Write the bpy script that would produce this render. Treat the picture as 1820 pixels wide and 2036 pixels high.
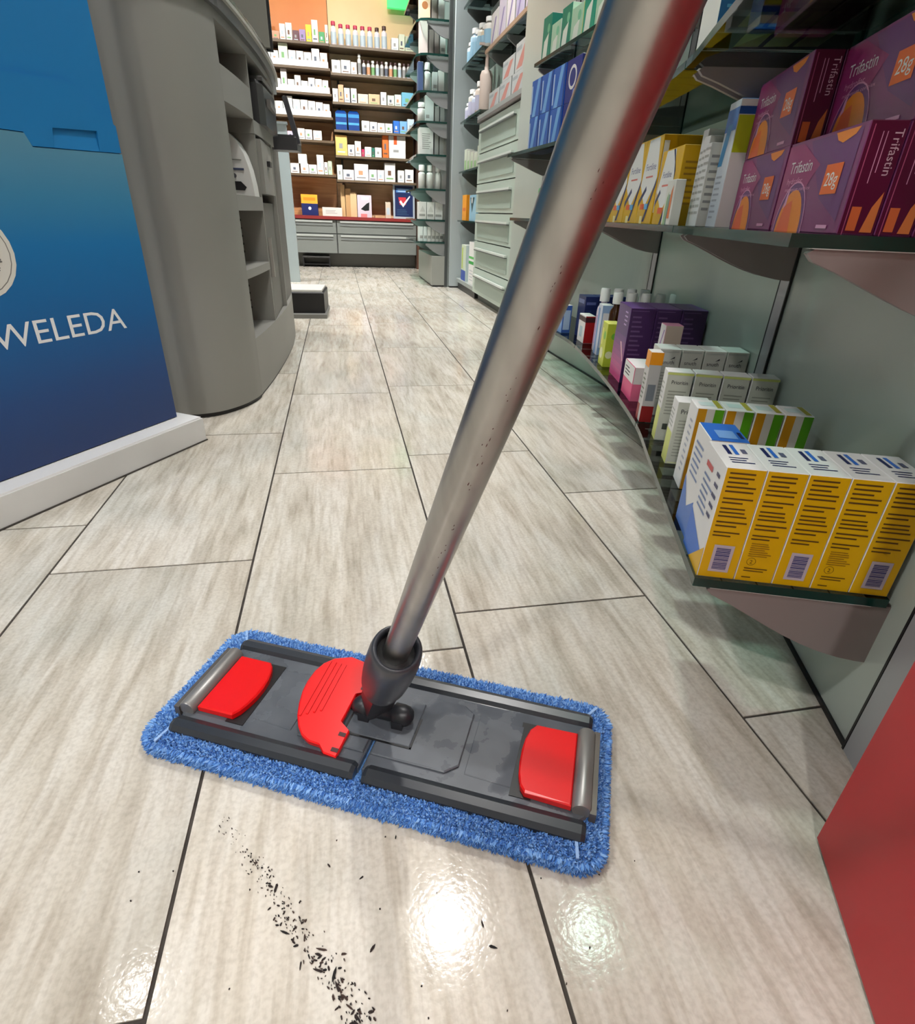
import bpy, bmesh, math, random
from mathutils import Vector, Matrix
random.seed(7)
SC = bpy.context.scene
COL = SC.collection
for o in list(bpy.data.objects):
    bpy.data.objects.remove(o)

# ------------------------------------------------------------------ camera, world, lights, exposure
def setup_camera():
    cam = bpy.data.cameras.new('camera'); o = bpy.data.objects.new('camera', cam); COL.objects.link(o)
    yaw, pit, rol = 0.2072, 0.4891, 0.039
    cy, sy, cp, sp = math.cos(yaw), math.sin(yaw), math.cos(pit), math.sin(pit)
    f = Vector((sy*cp, cy*cp, -sp)); r = Vector((cy, -sy, 0)); u = r.cross(f)
    c, s = math.cos(rol), math.sin(rol)
    R2 = c*r + s*u; U2 = -s*r + c*u
    m = Matrix((R2, U2, -f)).transposed().to_4x4(); m.translation = (0, 0, 0.5088)
    o.matrix_world = m
    cam.sensor_fit = 'HORIZONTAL'; cam.sensor_width = 36; cam.lens = 36*1110.9/1820
    cam.clip_start = 0.02; cam.clip_end = 60
    SC.camera = o
setup_camera()
w = bpy.data.worlds.new('room_world'); SC.world = w; w.use_nodes = True
w.node_tree.nodes['Background'].inputs[0].default_value = (0.9, 0.95, 1, 1)
w.node_tree.nodes['Background'].inputs[1].default_value = 0.25
SC.view_settings.view_transform = 'Standard'; SC.view_settings.look = 'None'
SC.view_settings.gamma = 1.0; SC.view_settings.use_curve_mapping = False
SC.view_settings.exposure = 0.42
SC.cycles.max_bounces = 6; SC.cycles.diffuse_bounces = 2; SC.cycles.glossy_bounces = 3; SC.cycles.transparent_max_bounces = 8; SC.cycles.adaptive_threshold = 0.08; SC.cycles.use_light_tree = False; SC.cycles.caustics_reflective = False; SC.cycles.caustics_refractive = False
# x, y, watts, beam angle, tilt towards the back wall; the far-left lamp is added, rear and tilted ones placed to brighten shelf fronts
LAMPS = [(-1.12, 1.46, 3, 125, 0), (0.34, 1.46, 9.5, 115, 0), (1.02, 1.30, 2.5, 115, 0), (-0.95, -1.7, 25, 150, 0), (0.30, -1.7, 25, 150, 0), (-1.5, 0.1, 16, 150, 0), (-1.12, 3.3, 10, 100, 0), (0.34, 3.3, 15, 100, 0), (-0.75, 4.5, 24, 105, 28), (0.34, 4.5, 36, 105, 28)]
CEIL = 2.62

# ------------------------------------------------------------------ helpers
def lin(c):
    return tuple((v/255/12.92) if v/255 <= 0.04045 else ((v/255+0.055)/1.055)**2.4 for v in c) + (1.0,)
MATS = {}
def mat(rgb, rough=0.45, metal=0.0, spec=0.5, name=None, emit=0.0, coat=0.0):
    key = (tuple(rgb), rough, metal, spec, emit, coat)
    if key in MATS: return MATS[key]
    m = bpy.data.materials.new(name or 'colour_%d_%d_%d' % tuple(rgb)); m.use_nodes = True
    b = m.node_tree.nodes['Principled BSDF']
    b.inputs['Base Color'].default_value = lin(rgb); b.inputs['Roughness'].default_value = rough
    b.inputs['Metallic'].default_value = metal; b.inputs['Specular IOR Level'].default_value = spec
    b.inputs['Coat Weight'].default_value = coat
    if emit:
        b.inputs['Emission Color'].default_value = lin(rgb); b.inputs['Emission Strength'].default_value = emit
    m.diffuse_color = lin(rgb)
    MATS[key] = m
    return m
def nodes(m): return m.node_tree.nodes, m.node_tree.links, m.node_tree.nodes['Principled BSDF']
def noisy(name, rgb_a, rgb_b, scale=(1, 1, 1), nscale=5, rough=0.5, bump=0.0, detail=6, spec=0.5, coord='Object', lo=0.35, hi=0.65, metal=0.0):
    m = bpy.data.materials.new(name); m.use_nodes = True
    n, l, b = nodes(m)
    tc = n.new('ShaderNodeTexCoord'); mp = n.new('ShaderNodeMapping'); nz = n.new('ShaderNodeTexNoise'); cr = n.new('ShaderNodeValToRGB')
    mp.inputs['Scale'].default_value = scale; nz.inputs['Scale'].default_value = nscale; nz.inputs['Detail'].default_value = detail
    l.new(tc.outputs[coord], mp.inputs['Vector']); l.new(mp.outputs[0], nz.inputs['Vector']); l.new(nz.outputs['Fac'], cr.inputs['Fac'])
    cr.color_ramp.elements[0].color = lin(rgb_a); cr.color_ramp.elements[0].position = lo
    cr.color_ramp.elements[1].color = lin(rgb_b); cr.color_ramp.elements[1].position = hi
    l.new(cr.outputs[0], b.inputs['Base Color']); b.inputs['Roughness'].default_value = rough; b.inputs['Specular IOR Level'].default_value = spec
    b.inputs['Metallic'].default_value = metal
    if bump:
        bp = n.new('ShaderNodeBump'); bp.inputs['Strength'].default_value = bump; bp.inputs['Distance'].default_value = 0.002
        l.new(nz.outputs['Fac'], bp.inputs['Height']); l.new(bp.outputs[0], b.inputs['Normal'])
    return m
class MB:
    """collects polygons with material slots; build() links them as one mesh object"""
    def __init__(s): s.v = []; s.f = []; s.m = []; s.mats = []; s.sm = []
    def slot(s, m):
        if m not in s.mats: s.mats.append(m)
        return s.mats.index(m)
    def add(s, verts, faces, m, smooth=False, M=None):
        b = len(s.v); k = s.slot(m)
        s.v += [tuple(M @ Vector(p)) if M else tuple(p) for p in verts]
        for f in faces: s.f.append([b+i for i in f]); s.m.append(k); s.sm.append(smooth)
    def box(s, lo, hi, m, M=None):
        x0, y0, z0 = lo; x1, y1, z1 = hi
        v = [(x0,y0,z0),(x1,y0,z0),(x1,y1,z0),(x0,y1,z0),(x0,y0,z1),(x1,y0,z1),(x1,y1,z1),(x0,y1,z1)]
        s.add(v, [(3,2,1,0),(4,5,6,7),(0,1,5,4),(1,2,6,5),(2,3,7,6),(3,0,4,7)], m, M=M)
    def prism(s, poly, z0, z1, m, M=None, mside=None, bev=0.0):
        n = len(poly)
        a = sum(poly[i][0]*poly[(i+1)%n][1]-poly[(i+1)%n][0]*poly[i][1] for i in range(n))
        if a < 0: poly = poly[::-1]
        if bev:
            cx = sum(p[0] for p in poly)/n; cyy = sum(p[1] for p in poly)/n
            ins = []
            for p in poly:
                d = Vector((p[0]-cx, p[1]-cyy)); L = d.length
                q = d*(1-bev*1.3/max(L, 1e-6)); ins.append((cx+q.x, cyy+q.y))
            v = [(*p, z0) for p in poly]+[(*p, z1-bev) for p in poly]+[(*p, z1) for p in ins]
            fs = [tuple(range(n))[::-1], tuple(range(2*n, 3*n))]
            s.add(v, fs, m, M=M)
            s.add(v, [(i, (i+1)%n, n+(i+1)%n, n+i) for i in range(n)]+[(n+i, n+(i+1)%n, 2*n+(i+1)%n, 2*n+i) for i in range(n)], mside or m, M=M)
        else:
            v = [(*p, z0) for p in poly]+[(*p, z1) for p in poly]
            s.add(v, [tuple(range(n))[::-1], tuple(range(n, 2*n))], m, M=M)
            s.add(v, [(i, (i+1)%n, n+(i+1)%n, n+i) for i in range(n)], mside or m, M=M)
    def lathe(s, prof, m, seg=24, M=None, smooth=True, a0=0, a1=2*math.pi):
        v = []; f = []; full = abs(a1-a0-2*math.pi) < 1e-6; k = seg if full else seg+1
        for r, z in prof:
            for i in range(k):
                a = a0+(a1-a0)*i/seg; v.append((r*math.cos(a), r*math.sin(a), z))
        for j in range(len(prof)-1):
            for i in range(seg if full else seg):
                i2 = (i+1) % k if full else i+1
                f.append((j*k+i, j*k+i2, (j+1)*k+i2, (j+1)*k+i))
        s.add(v, f, m, smooth, M)
        if prof[0][0] > 1e-5 and full: s.add(v[:k], [tuple(range(k))[::-1]], m, False, M)
        if prof[-1][0] > 1e-5 and full: s.add(v[-k:], [tuple(range(k))], m, False, M)
    def build(s, name, parent=None, loc=None):
        me = bpy.data.meshes.new(name); me.from_pydata(s.v, [], s.f); 
        for m in s.mats: me.materials.append(m)
        me.polygons.foreach_set('material_index', s.m); me.polygons.foreach_set('use_smooth', s.sm); me.update()
        return link(name, me, parent, loc)
def link(name, me, parent=None, loc=None, rz=0):
    o = bpy.data.objects.new(name, me); COL.objects.link(o)
    if parent: o.parent = parent
    if loc: o.location = loc
    if rz: o.rotation_euler = (0, 0, rz)
    return o
def empty(name, loc=(0, 0, 0), rz=0):
    o = link(name, None, None, loc, rz); o.empty_display_size = 0.05; return o
def tag(o, label, cat=None, group=None, kind=None):
    o['label'] = label
    if cat: o['category'] = cat
    if group: o['group'] = group
    if kind: o['kind'] = kind
    return o
def struct(o): o['kind'] = 'structure'; return o
# chamfered carton mesh, shared between alike cartons
CART = {}
def carton_mesh(dx, dy, dz, mf, ms, mt, mb=None, c=0.0007):
    """dx = depth, dy = width, dz = height; mf on -X face, ms on the -Y/+Y faces, mt top, mb back"""
    key = (round(dx, 4), round(dy, 4), round(dz, 4), mf.name, ms.name, mt.name, mb.name if mb else '')
    if key in CART: return CART[key]
    x, y = dx/2, dy/2
    mb = mb or mf; B = MB(); c = min(c, dx/6, dy/6)
    A = [(-x, -y+c, c), (-x, y-c, c), (-x, y-c, dz-c), (-x, -y+c, dz-c)]
    Bk = [(x, -y+c, c), (x, y-c, c), (x, y-c, dz-c), (x, -y+c, dz-c)]
    N = [(-x+c, -y, c), (x-c, -y, c), (x-c, -y, dz-c), (-x+c, -y, dz-c)]
    F = [(-x+c, y, c), (x-c, y, c), (x-c, y, dz-c), (-x+c, y, dz-c)]
    T = [(-x+c, -y+c, dz), (x-c, -y+c, dz), (x-c, y-c, dz), (-x+c, y-c, dz)]
    D = [(-x+c, -y+c, 0), (x-c, -y+c, 0), (x-c, y-c, 0), (-x+c, y-c, 0)]
    v = A+Bk+N+F+T+D      # 0-3 A, 4-7 Bk, 8-11 N, 12-15 F, 16-19 T, 20-23 D
    B.add(v, [(1, 0, 3, 2), (0, 8, 11, 3), (1, 2, 15, 12), (2, 3, 16, 19)], mf)
    B.add(v, [(4, 5, 6, 7), (9, 4, 7, 10), (5, 13, 14, 6)], mb)
    B.add(v, [(8, 9, 10, 11), (13, 12, 15, 14)], ms)
    B.add(v, [(16, 17, 18, 19), (11, 10, 17, 16), (10, 7, 17), (7, 6, 18, 17), (6, 14, 18), (14, 15, 19, 18), (15, 2, 19), (3, 11, 16)], mt)
    B.add(v, [(23, 22, 21, 20), (0, 1, 23, 20), (0, 20, 8), (8, 20, 21, 9), (9, 21, 4), (4, 21, 22, 5), (5, 22, 13), (13, 22, 23, 12), (12, 23, 1)], mf)
    me = bpy.data.meshes.new('carton'); me.from_pydata(B.v, [], B.f)
    for m in B.mats: me.materials.append(m)
    me.polygons.foreach_set('material_index', B.m); me.update()
    CART[key] = me
    return me
TXT = {}
def text_geo(t, font_shear=0.0):
    """flat outline of a word at size 1 from the built-in font"""
    if (t, font_shear) in TXT: return TXT[(t, font_shear)]
    cu = bpy.data.curves.new('word', 'FONT'); cu.body = t; cu.size = 1; cu.resolution_u = 3; cu.shear = font_shear
    o = bpy.data.objects.new('word', cu); COL.objects.link(o)
    dg = bpy.context.evaluated_depsgraph_get(); me = o.evaluated_get(dg).to_mesh()
    v = [tuple(p.co) for p in me.vertices]; f = [tuple(p.vertices) for p in me.polygons]
    o.evaluated_get(dg).to_mesh_clear(); bpy.data.objects.remove(o); bpy.data.curves.remove(cu)
    x1 = max(p[0] for p in v) if v else 1
    TXT[(t, font_shear)] = (v, f, x1)
    return TXT[(t, font_shear)]
def decal(B, fr, items, lift=0.0003):
    """flat print on a face: fr = (origin, u axis, v axis, normal); items in metres on that face"""
    o, u, v, n = [Vector(q) for q in fr]
    for k, it in enumerate(items):
        L = lift+k*0.00004
        P = lambda a, b: tuple(o+u*a+v*b+n*L)
        if it[0] == 'r': _, a, b, c, d, m = it; B.add([P(a, b), P(c, b), P(c, d), P(a, d)], [(0, 1, 2, 3)], m)
        elif it[0] == 'p': _, pts, m = it; B.add([P(*q) for q in pts], [tuple(range(len(pts)))], m)
        elif it[0] == 'c':
            _, a, b, r, m = it[:5]; r2 = it[5] if len(it) > 5 else r
            B.add([P(a+r*math.cos(t*math.pi/12), b+r2*math.sin(t*math.pi/12)) for t in range(24)], [tuple(range(24))], m)
        elif it[0] == 'ring':
            _, a, b, r, r2, m = it
            vs = [P(a+q*math.cos(t*math.pi/12), b+q*math.sin(t*math.pi/12)) for q in (r, r2) for t in range(24)]
            B.add(vs, [(t, (t+1) % 24, 24+(t+1) % 24, 24+t) for t in range(24)], m)
        elif it[0] == 't':
            _, word, a, b, size, m = it[:6]; rot = it[6] if len(it) > 6 else 0; wid = it[7] if len(it) > 7 else None
            tv, tf, x1 = text_geo(word); sx = (wid/x1) if wid else size
            cr, sr = math.cos(rot), math.sin(rot)
            B.add([P(a+(q[0]*sx*cr-q[1]*size*sr), b+(q[0]*sx*sr+q[1]*size*cr)) for q in tv], tf, m)
        elif it[0] == 'lines':      # a paragraph of tiny print: short dark bars
            _, a, b, c, d, rows, m = it
            rr = random.Random(rows*7+int(a*1e4))
            hgt = (d-b)/rows
            for i in range(rows):
                e = a+(c-a)*(0.62+0.38*rr.random()); y = d-(i+0.72)*hgt
                B.add([P(a, y), P(e, y), P(e, y+hgt*0.36), P(a, y+hgt*0.36)], [(0, 1, 2, 3)], m)
        elif it[0] == 'bars':       # barcode: bars stacked along v
            _, a, b, c, d, m = it
            y = b; rr = random.Random(3)
            while y < d:
                h = (d-b)*(0.02+0.05*rr.random()); B.add([P(a, y), P(c, y), P(c, min(y+h, d)), P(a, min(y+h, d))], [(0, 1, 2, 3)], m); y += h+(d-b)*0.022
def face_frames(dx, dy, dz):
    x, y = dx/2, dy/2
    return {'front': ((-x, y, 0), (0, -1, 0), (0, 0, 1), (-1, 0, 0)),
            'side': ((-x, -y, 0), (1, 0, 0), (0, 0, 1), (0, -1, 0)),
            'top': ((-x, -y, dz), (1, 0, 0), (0, 1, 0), (0, 0, 1))}
PRN = {}
def carton(name, label, cat, group, pos, rz, dims, cols, prints=None, tilt=None, lab_print=None):
    dx, dy, dz = dims
    mf, ms, mt = cols[:3]; mb = cols[3] if len(cols) > 3 else None
    o = link(name, carton_mesh(dx, dy, dz, mf, ms, mt, mb), None, pos, rz)
    if tilt: o.rotation_euler = tilt
    tag(o, label, cat, group)
    if prints:
        key = (id(prints), round(dx, 4), round(dy, 4), round(dz, 4))
        if key not in PRN:
            B = MB(); fr = face_frames(dx, dy, dz)
            for f, items in prints.items(): decal(B, fr[f], items)
            me = bpy.data.meshes.new('print'); me.from_pydata(B.v, [], B.f)
            for m in B.mats: me.materials.append(m)
            me.polygons.foreach_set('material_index', B.m); me.update(); PRN[key] = (me, prints)
        link('print', PRN[key][0], o)
    return o
def bottle(name, label, cat, group, pos, r, h, body, cap, lab=None, neck=0.5, caph=0.16, capr=0.75):
    root = empty(name, pos); tag(root, label, cat, group)
    B = MB(); hc = h*(1-caph)
    B.lathe([(r*0.9, 0), (r, h*0.02), (r, hc*0.82), (r*0.93, hc*0.88), (r*neck, hc*0.96), (r*neck, hc)], body, 18); B.build('body', root)
    B = MB(); B.lathe([(r*capr, 0), (r*capr, h*caph*0.9), (r*capr*0.9, h*caph)], cap, 18); B.build('cap', root, (0, 0, hc))
    if lab:
        B = MB(); B.lathe([(r*1.006, h*0.12), (r*1.006, h*0.58)], lab, 18); B.build('paper_label', root)
    return root
# the curved line of the right hand shelf wall
WP = [(.515,.315),(.585,.508),(.652,.69),(.712,.86),(.785,1.15),(.843,1.441),(.876,1.66),(.877,1.9),(.868,2.15),(.858,2.45)]
def _curve():
    p = [Vector(q) for q in WP]; p = [2*p[0]-p[1]]+p+[2*p[-1]-p[-2]]; out = []
    for i in range(1, len(p)-2):
        a, b, c, d = p[i-1:i+3]
        for k in range(16):
            t = k/16; out.append(.5*((2*b)+(-a+c)*t+(2*a-5*b+4*c-d)*t*t+(-a+3*b-3*c+d)*t**3))
    out.append(p[-2]); return out
CRV = _curve(); ARC = [0]
for i in range(1, len(CRV)): ARC.append(ARC[-1]+(CRV[i]-CRV[i-1]).length)
def wf(s):
    i = 0
    while i < len(ARC)-2 and ARC[i+1] < s: i += 1
    t = (s-ARC[i])/(ARC[i+1]-ARC[i]); p = CRV[i].lerp(CRV[i+1], t)
    T = (CRV[min(i+5, len(CRV)-1)]-CRV[max(i-4, 0)]).normalized()
    return p, T, Vector((-T.y, T.x))
def wp(s, d, z=None):
    p, T, N = wf(s); q = p+N*d
    return (q.x, q.y) if z is None else (q.x, q.y, z)
def wang(s): T = wf(s)[1]; return math.atan2(T.y, T.x)-math.pi/2
def glass_mat(name, tint, gloss=1.45):
    m = bpy.data.materials.new(name); m.use_nodes = True; n, l = m.node_tree.nodes, m.node_tree.links
    n.clear(); out = n.new('ShaderNodeOutputMaterial'); tr = n.new('ShaderNodeBsdfTransparent'); gl = n.new('ShaderNodeBsdfGlossy'); mx = n.new('ShaderNodeMixShader'); fr = n.new('ShaderNodeFresnel')
    tr.inputs[0].default_value = tint; gl.inputs['Roughness'].default_value = 0.03; fr.inputs[0].default_value = gloss
    l.new(fr.outputs[0], mx.inputs[0]); l.new(tr.outputs[0], mx.inputs[1]); l.new(gl.outputs[0], mx.inputs[2]); l.new(mx.outputs[0], out.inputs[0])
    return m
GLASS = glass_mat('shelf_glass', (0.80, 0.90, 0.87, 1))
GEDGE = mat((22, 58, 52), 0.12, name='glass_edge_green')
WHITE = mat((232, 232, 230), 0.5, name='white_card'); OFFW = mat((216, 216, 208), 0.5); BLACK = mat((22, 22, 24), 0.4); INK = mat((45, 45, 55), 0.6)
GREY = mat((128, 127, 122), 0.5); 

# ------------------------------------------------------------------ room shell
def shell():
    g = MB(); g.box((-2.7, -2.6, -0.05), (1.7, 6.75, -0.0015), noisy('grout', (52, 47, 43), (74, 68, 62), nscale=40, rough=0.9)); fl = struct(g.build('floor'))
    m = bpy.data.materials.new('stone_look_tile'); m.use_nodes = True; n, l, b = nodes(m)
    tc = n.new('ShaderNodeTexCoord'); oi = n.new('ShaderNodeObjectInfo'); vm = n.new('ShaderNodeVectorMath'); vm.operation = 'MULTIPLY_ADD'
    comb = n.new('ShaderNodeCombineXYZ'); l.new(oi.outputs['Random'], comb.inputs[0]); l.new(oi.outputs['Random'], comb.inputs[1]); l.new(oi.outputs['Random'], comb.inputs[2])
    vm.inputs[1].default_value = (57, 91, 33); l.new(comb.outputs[0], vm.inputs[0]); l.new(tc.outputs['Object'], vm.inputs[2])
    def ns(scale, rot, nscale, detail, dist=0.0):
        mp = n.new('ShaderNodeMapping'); mp.inputs['Scale'].default_value = scale; mp.inputs['Rotation'].default_value = (0, 0, rot)
        z = n.new('ShaderNodeTexNoise'); z.inputs['Scale'].default_value = nscale; z.inputs['Detail'].default_value = detail; z.inputs['Distortion'].default_value = dist
        l.new(vm.outputs[0], mp.inputs[0]); l.new(mp.outputs[0], z.inputs['Vector']); return z
    cloud = ns((1, 0.7, 1), 0.2, 4.5, 4, 0.3); streak = ns((9, 1.1, 1), 0.22, 3.2, 8, 0.8); fine = ns((40, 4, 1), 0.12, 3, 6); grain = ns((1, 1, 1), 0, 230, 2)
    def ramp(src, stops):
        r = n.new('ShaderNodeValToRGB'); e = r.color_ramp.elements
        e[0].position, e[0].color = stops[0][0], lin(stops[0][1]); e[1].position, e[1].color = stops[-1][0], lin(stops[-1][1])
        for p, c in stops[1:-1]: q = e.new(p); q.color = lin(c)
        l.new(src.outputs['Fac'], r.inputs[0]); return r
    base = ramp(cloud, [(0.3, (207, 206, 198)), (0.5, (223, 218, 208)), (0.7, (229, 223, 213))])
    st = ramp(streak, [(0.28, (190, 181, 167)), (0.46, (236, 232, 225)), (0.62, (255, 255, 255))])
    fi = ramp(fine, [(0.32, (206, 198, 188)), (0.55, (255, 255, 255))]); gr = ramp(grain, [(0.3, (228, 226, 224)), (0.6, (255, 255, 255))])
    def mul(a, b_, f):
        x = n.new('ShaderNodeMix'); x.data_type = 'RGBA'; x.blend_type = 'MULTIPLY'; x.inputs[0].default_value = f
        l.new(a, x.inputs[6]); l.new(b_, x.inputs[7]); return x.outputs[2]
    c = mul(mul(mul(base.outputs[0], st.outputs[0], 0.62), fi.outputs[0], 0.5), gr.outputs[0], 0.6)
    hv = n.new('ShaderNodeHueSaturation'); mr = n.new('ShaderNodeMapRange'); mr.inputs['To Min'].default_value = 0.95; mr.inputs['To Max'].default_value = 1.04
    l.new(oi.outputs['Random'], mr.inputs[0]); l.new(mr.outputs[0], hv.inputs['Value']); l.new(c, hv.inputs['Color']); l.new(hv.outputs[0], b.inputs['Base Color'])
    rr = n.new('ShaderNodeMapRange'); rr.inputs['To Min'].default_value = 0.07; rr.inputs['To Max'].default_value = 0.135; l.new(cloud.outputs['Fac'], rr.inputs[0]); l.new(rr.outputs[0], b.inputs['Roughness']); b.inputs['Specular IOR Level'].default_value = 0.32
    bp = n.new('ShaderNodeBump'); bp.inputs['Strength'].default_value = 0.17; bp.inputs['Distance'].default_value = 0.0006
    l.new(grain.outputs['Fac'], bp.inputs['Height']); l.new(bp.outputs[0], b.inputs['Normal'])
    x0, W, H, g2 = -0.1662, 0.3, 0.6, 0.0018
    off = {-5: .45, -4: .2, -3: .55, -2: .9689, -1: .8141, 0: .5577, 1: .6302, 2: .3904, 3: .62, 4: .4, 5: .7}
    meshes = {}
    def tile_mesh(w_, h_):
        k = (round(w_, 3), round(h_, 3))
        if k not in meshes:
            B = MB(); a, c2 = w_/2-g2, h_/2-g2; e = 0.0012
            B.prism([(-a, -c2), (a, -c2), (a, c2), (-a, c2)], -0.008, 0, m, bev=0.0)
            me = bpy.data.meshes.new('tile'); me.from_pydata(B.v, [], B.f); me.materials.append(m); me.update()
            bm = bmesh.new(); bm.from_mesh(me); bmesh.ops.bevel(bm, geom=[q for q in bm.edges if all(v.co.z > -0.001 for v in q.verts)], offset=e, segments=2, affect='EDGES'); bm.to_mesh(me); bm.free()
            meshes[k] = me
        return meshes[k]
    for cidx, o0 in off.items():
        y = o0-6*H
        while y < 6.6:
            if y+H > -1.0 and (y < 2.2 or -3 <= cidx <= 4): link('tile', tile_mesh(W, H), fl, (x0+(cidx+0.5)*W, y+H/2, 0))
            y += H
    wallm = noisy('painted_wall', (205, 206, 200), (214, 214, 208), nscale=3, rough=0.7)
    for nm, lo, hi in (('wall_left', (-2.75, -2.6, 0), (-2.7, 6.75, CEIL)), ('wall_right', (1.7, -2.6, 0), (1.75, 6.75, CEIL)), ('wall_back', (-2.7, 6.75, 0), (1.7, 6.8, CEIL)), ('wall_front', (-2.7, -2.65, 0), (1.7, -2.6, CEIL))):
        B = MB(); B.box(lo, hi, wallm); struct(B.build(nm))
    B = MB(); B.box((-2.75, -2.65, CEIL), (1.75, 6.8, CEIL+0.05), mat((236, 236, 232), 0.8)); struct(B.build('ceiling'))
shell()
def downlight(x, y, power, beam, tilt):
    root = empty('ceiling_and_fill_downlight', (x, y, CEIL)); tag(root, 'round recessed ceiling downlight, one of a set with added fill lamps', 'lamp', 'ceiling downlights')  # shared by the ceiling lamps and the added fill lamps
    B = MB(); B.lathe([(0.105, -0.001), (0.14, -0.001), (0.14, -0.012), (0.105, -0.016), (0.105, -0.001)], mat((220, 220, 220), 0.3, 0.6), 32); B.build('trim_ring', root)
    B = MB(); B.lathe([(0.104, -0.004), (0.104, -0.005)], mat((255, 250, 240), 0.5, emit=2.5), 32); B.build('lens', root)
    L = bpy.data.lights.new('lamp', 'AREA'); L.shape = 'DISK'; L.size = 0.15; L.energy = power; L.spread = math.radians(beam); L.color = (1.0, 0.985, 0.955)
    o = link('lamp', L, root, (0, 0, -0.02)); o.rotation_euler = (math.radians(tilt), 0, 0)
for a in LAMPS: downlight(*a)

# ------------------------------------------------------------------ curved shelf unit on the right
SHELF_Z = [(0.18, 0.196), (0.505, 0.196), (0.712, 0.222), (0.985, 0.145)]
UPR = [0.0, 0.575, 1.305, 2.13]; WTOP = 1.40
PANEL = noisy('grey_green_panel', (176, 186, 177), (183, 192, 184), nscale=2, rough=0.28, spec=0.5)
BRK = mat((140, 130, 128), 0.42, name='bracket_grey')
STEEL = mat((176, 178, 182), 0.38, 0.35, name='upright_steel')
def shelf_unit():
    root = empty('curved_shelf_unit', wp(0.5, 0, 0)); root.location = (0, 0, 0)
    tag(root, 'curved wall shelf unit with glass shelves on grey brackets, right of the aisle', 'shelf')
    def strip(s0, s1, d0, d1, z0, z1, m, name, mtop=None):
        n = max(3, int((s1-s0)/0.04)); B = MB(); a = [wp(s0+(s1-s0)*i/n, d0) for i in range(n+1)]; b = [wp(s0+(s1-s0)*i/n, d1) for i in range(n+1)]
        v = [(*p, z0) for p in a]+[(*p, z0) for p in b]+[(*p, z1) for p in a]+[(*p, z1) for p in b]; k = n+1
        side = []; flat = []
        for i in range(n):
            flat += [(i, k+i, k+i+1, i+1), (2*k+i, 2*k+i+1, 3*k+i+1, 3*k+i)]
            side += [(k+i, 3*k+i, 3*k+i+1, k+i+1), (i, i+1, 2*k+i+1, 2*k+i)]
        side += [(0, 2*k, 3*k, k), (n, k+n, 3*k+n, 2*k+n)]
        B.add(v, flat, mtop or m); B.add(v, side, m)
        return B.build(name, root)
    for a, b in zip(UPR[:-1], UPR[1:]): strip(a+0.0185, b-0.0185, -0.03, 0.0, 0.006, WTOP, PANEL, 'back_panel')
    B = MB(); p = wp(UPR[-1]+0.012, 0); B.box((p[0]-0.002, p[1], 0.006), (p[0]+0.03, 3.03, WTOP), PANEL); B.build('back_panel', root)
    strip(0.0, UPR[-1], -0.02, 0.003, 0.0, 0.006, BLACK, 'plinth_gap_shade')  # black strip painted as shade under the back panels
    for s in UPR:
        c = wp(s, 0); M = Matrix.Translation((*c, 0)) @ Matrix.Rotation(wang(s), 4, 'Z')
        B = MB(); B.box((-0.004, -0.016, 0), (0.03, 0.016, WTOP), STEEL, M); B.build('upright', root)
        B = MB(); B.box((-0.0045, -0.0195, 0), (-0.001, -0.0165, WTOP), BLACK, M); B.box((-0.0045, 0.0165, 0), (-0.001, 0.0195, WTOP), BLACK, M); B.build('upright_slot', root)
    for z, d in SHELF_Z:
        for a, b in zip(UPR[:-1], UPR[1:]):
            a2 = a-0.02+0.055 if a == 0 and z < 0.3 else a+0.002
            if a == 0: a2 = 0.05
            b2 = b if b < 2 else b+0.0
            o = strip(a2, b2-0.002, 0.006, d, z-0.010, z, GEDGE, 'glass_shelf', GLASS)
        for s in UPR:
            s2 = max(s, 0.056)
            c = wp(s2, 0); M = Matrix.Translation((*c, z-0.010)) @ Matrix.Rotation(wang(s2), 4, 'Z')
            # bracket profile in the plane depth (-x) / height
            dd = d-0.022; h = 0.074 if z < 0.3 else 0.062
            prof = [(0, 0), (-dd, 0), (-dd-0.006, -0.004), (-dd, -0.010)]+[(-dd*(1-t), -0.010-(h-0.010)*math.sin(t*math.pi/2)**1.15) for t in (0.12, 0.24, 0.36, 0.48, 0.6, 0.72, 0.84, 0.94)]+[(0, -h)]
            for yo in ((0.0,) if s in (UPR[0], UPR[-1]) else (-0.013, 0.013)):
                B = MB(); P = [(x, yo-0.004, zz) for x, zz in prof]+[(x, yo+0.004, zz) for x, zz in prof]; k = len(prof)
                B.add(P, [tuple(range(k)), tuple(range(2*k-1, k-1, -1))]+[(i, k+i, k+(i+1) % k, (i+1) % k) for i in range(k)], BRK, M=M); B.build('bracket', root)
            B = MB(); B.box((-dd-0.004, -0.006, -0.0006), (-0.02, 0.006, 0.0), mat((205, 208, 205), 0.4), M); B.build('bracket_pad', root)
shelf_unit()

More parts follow.
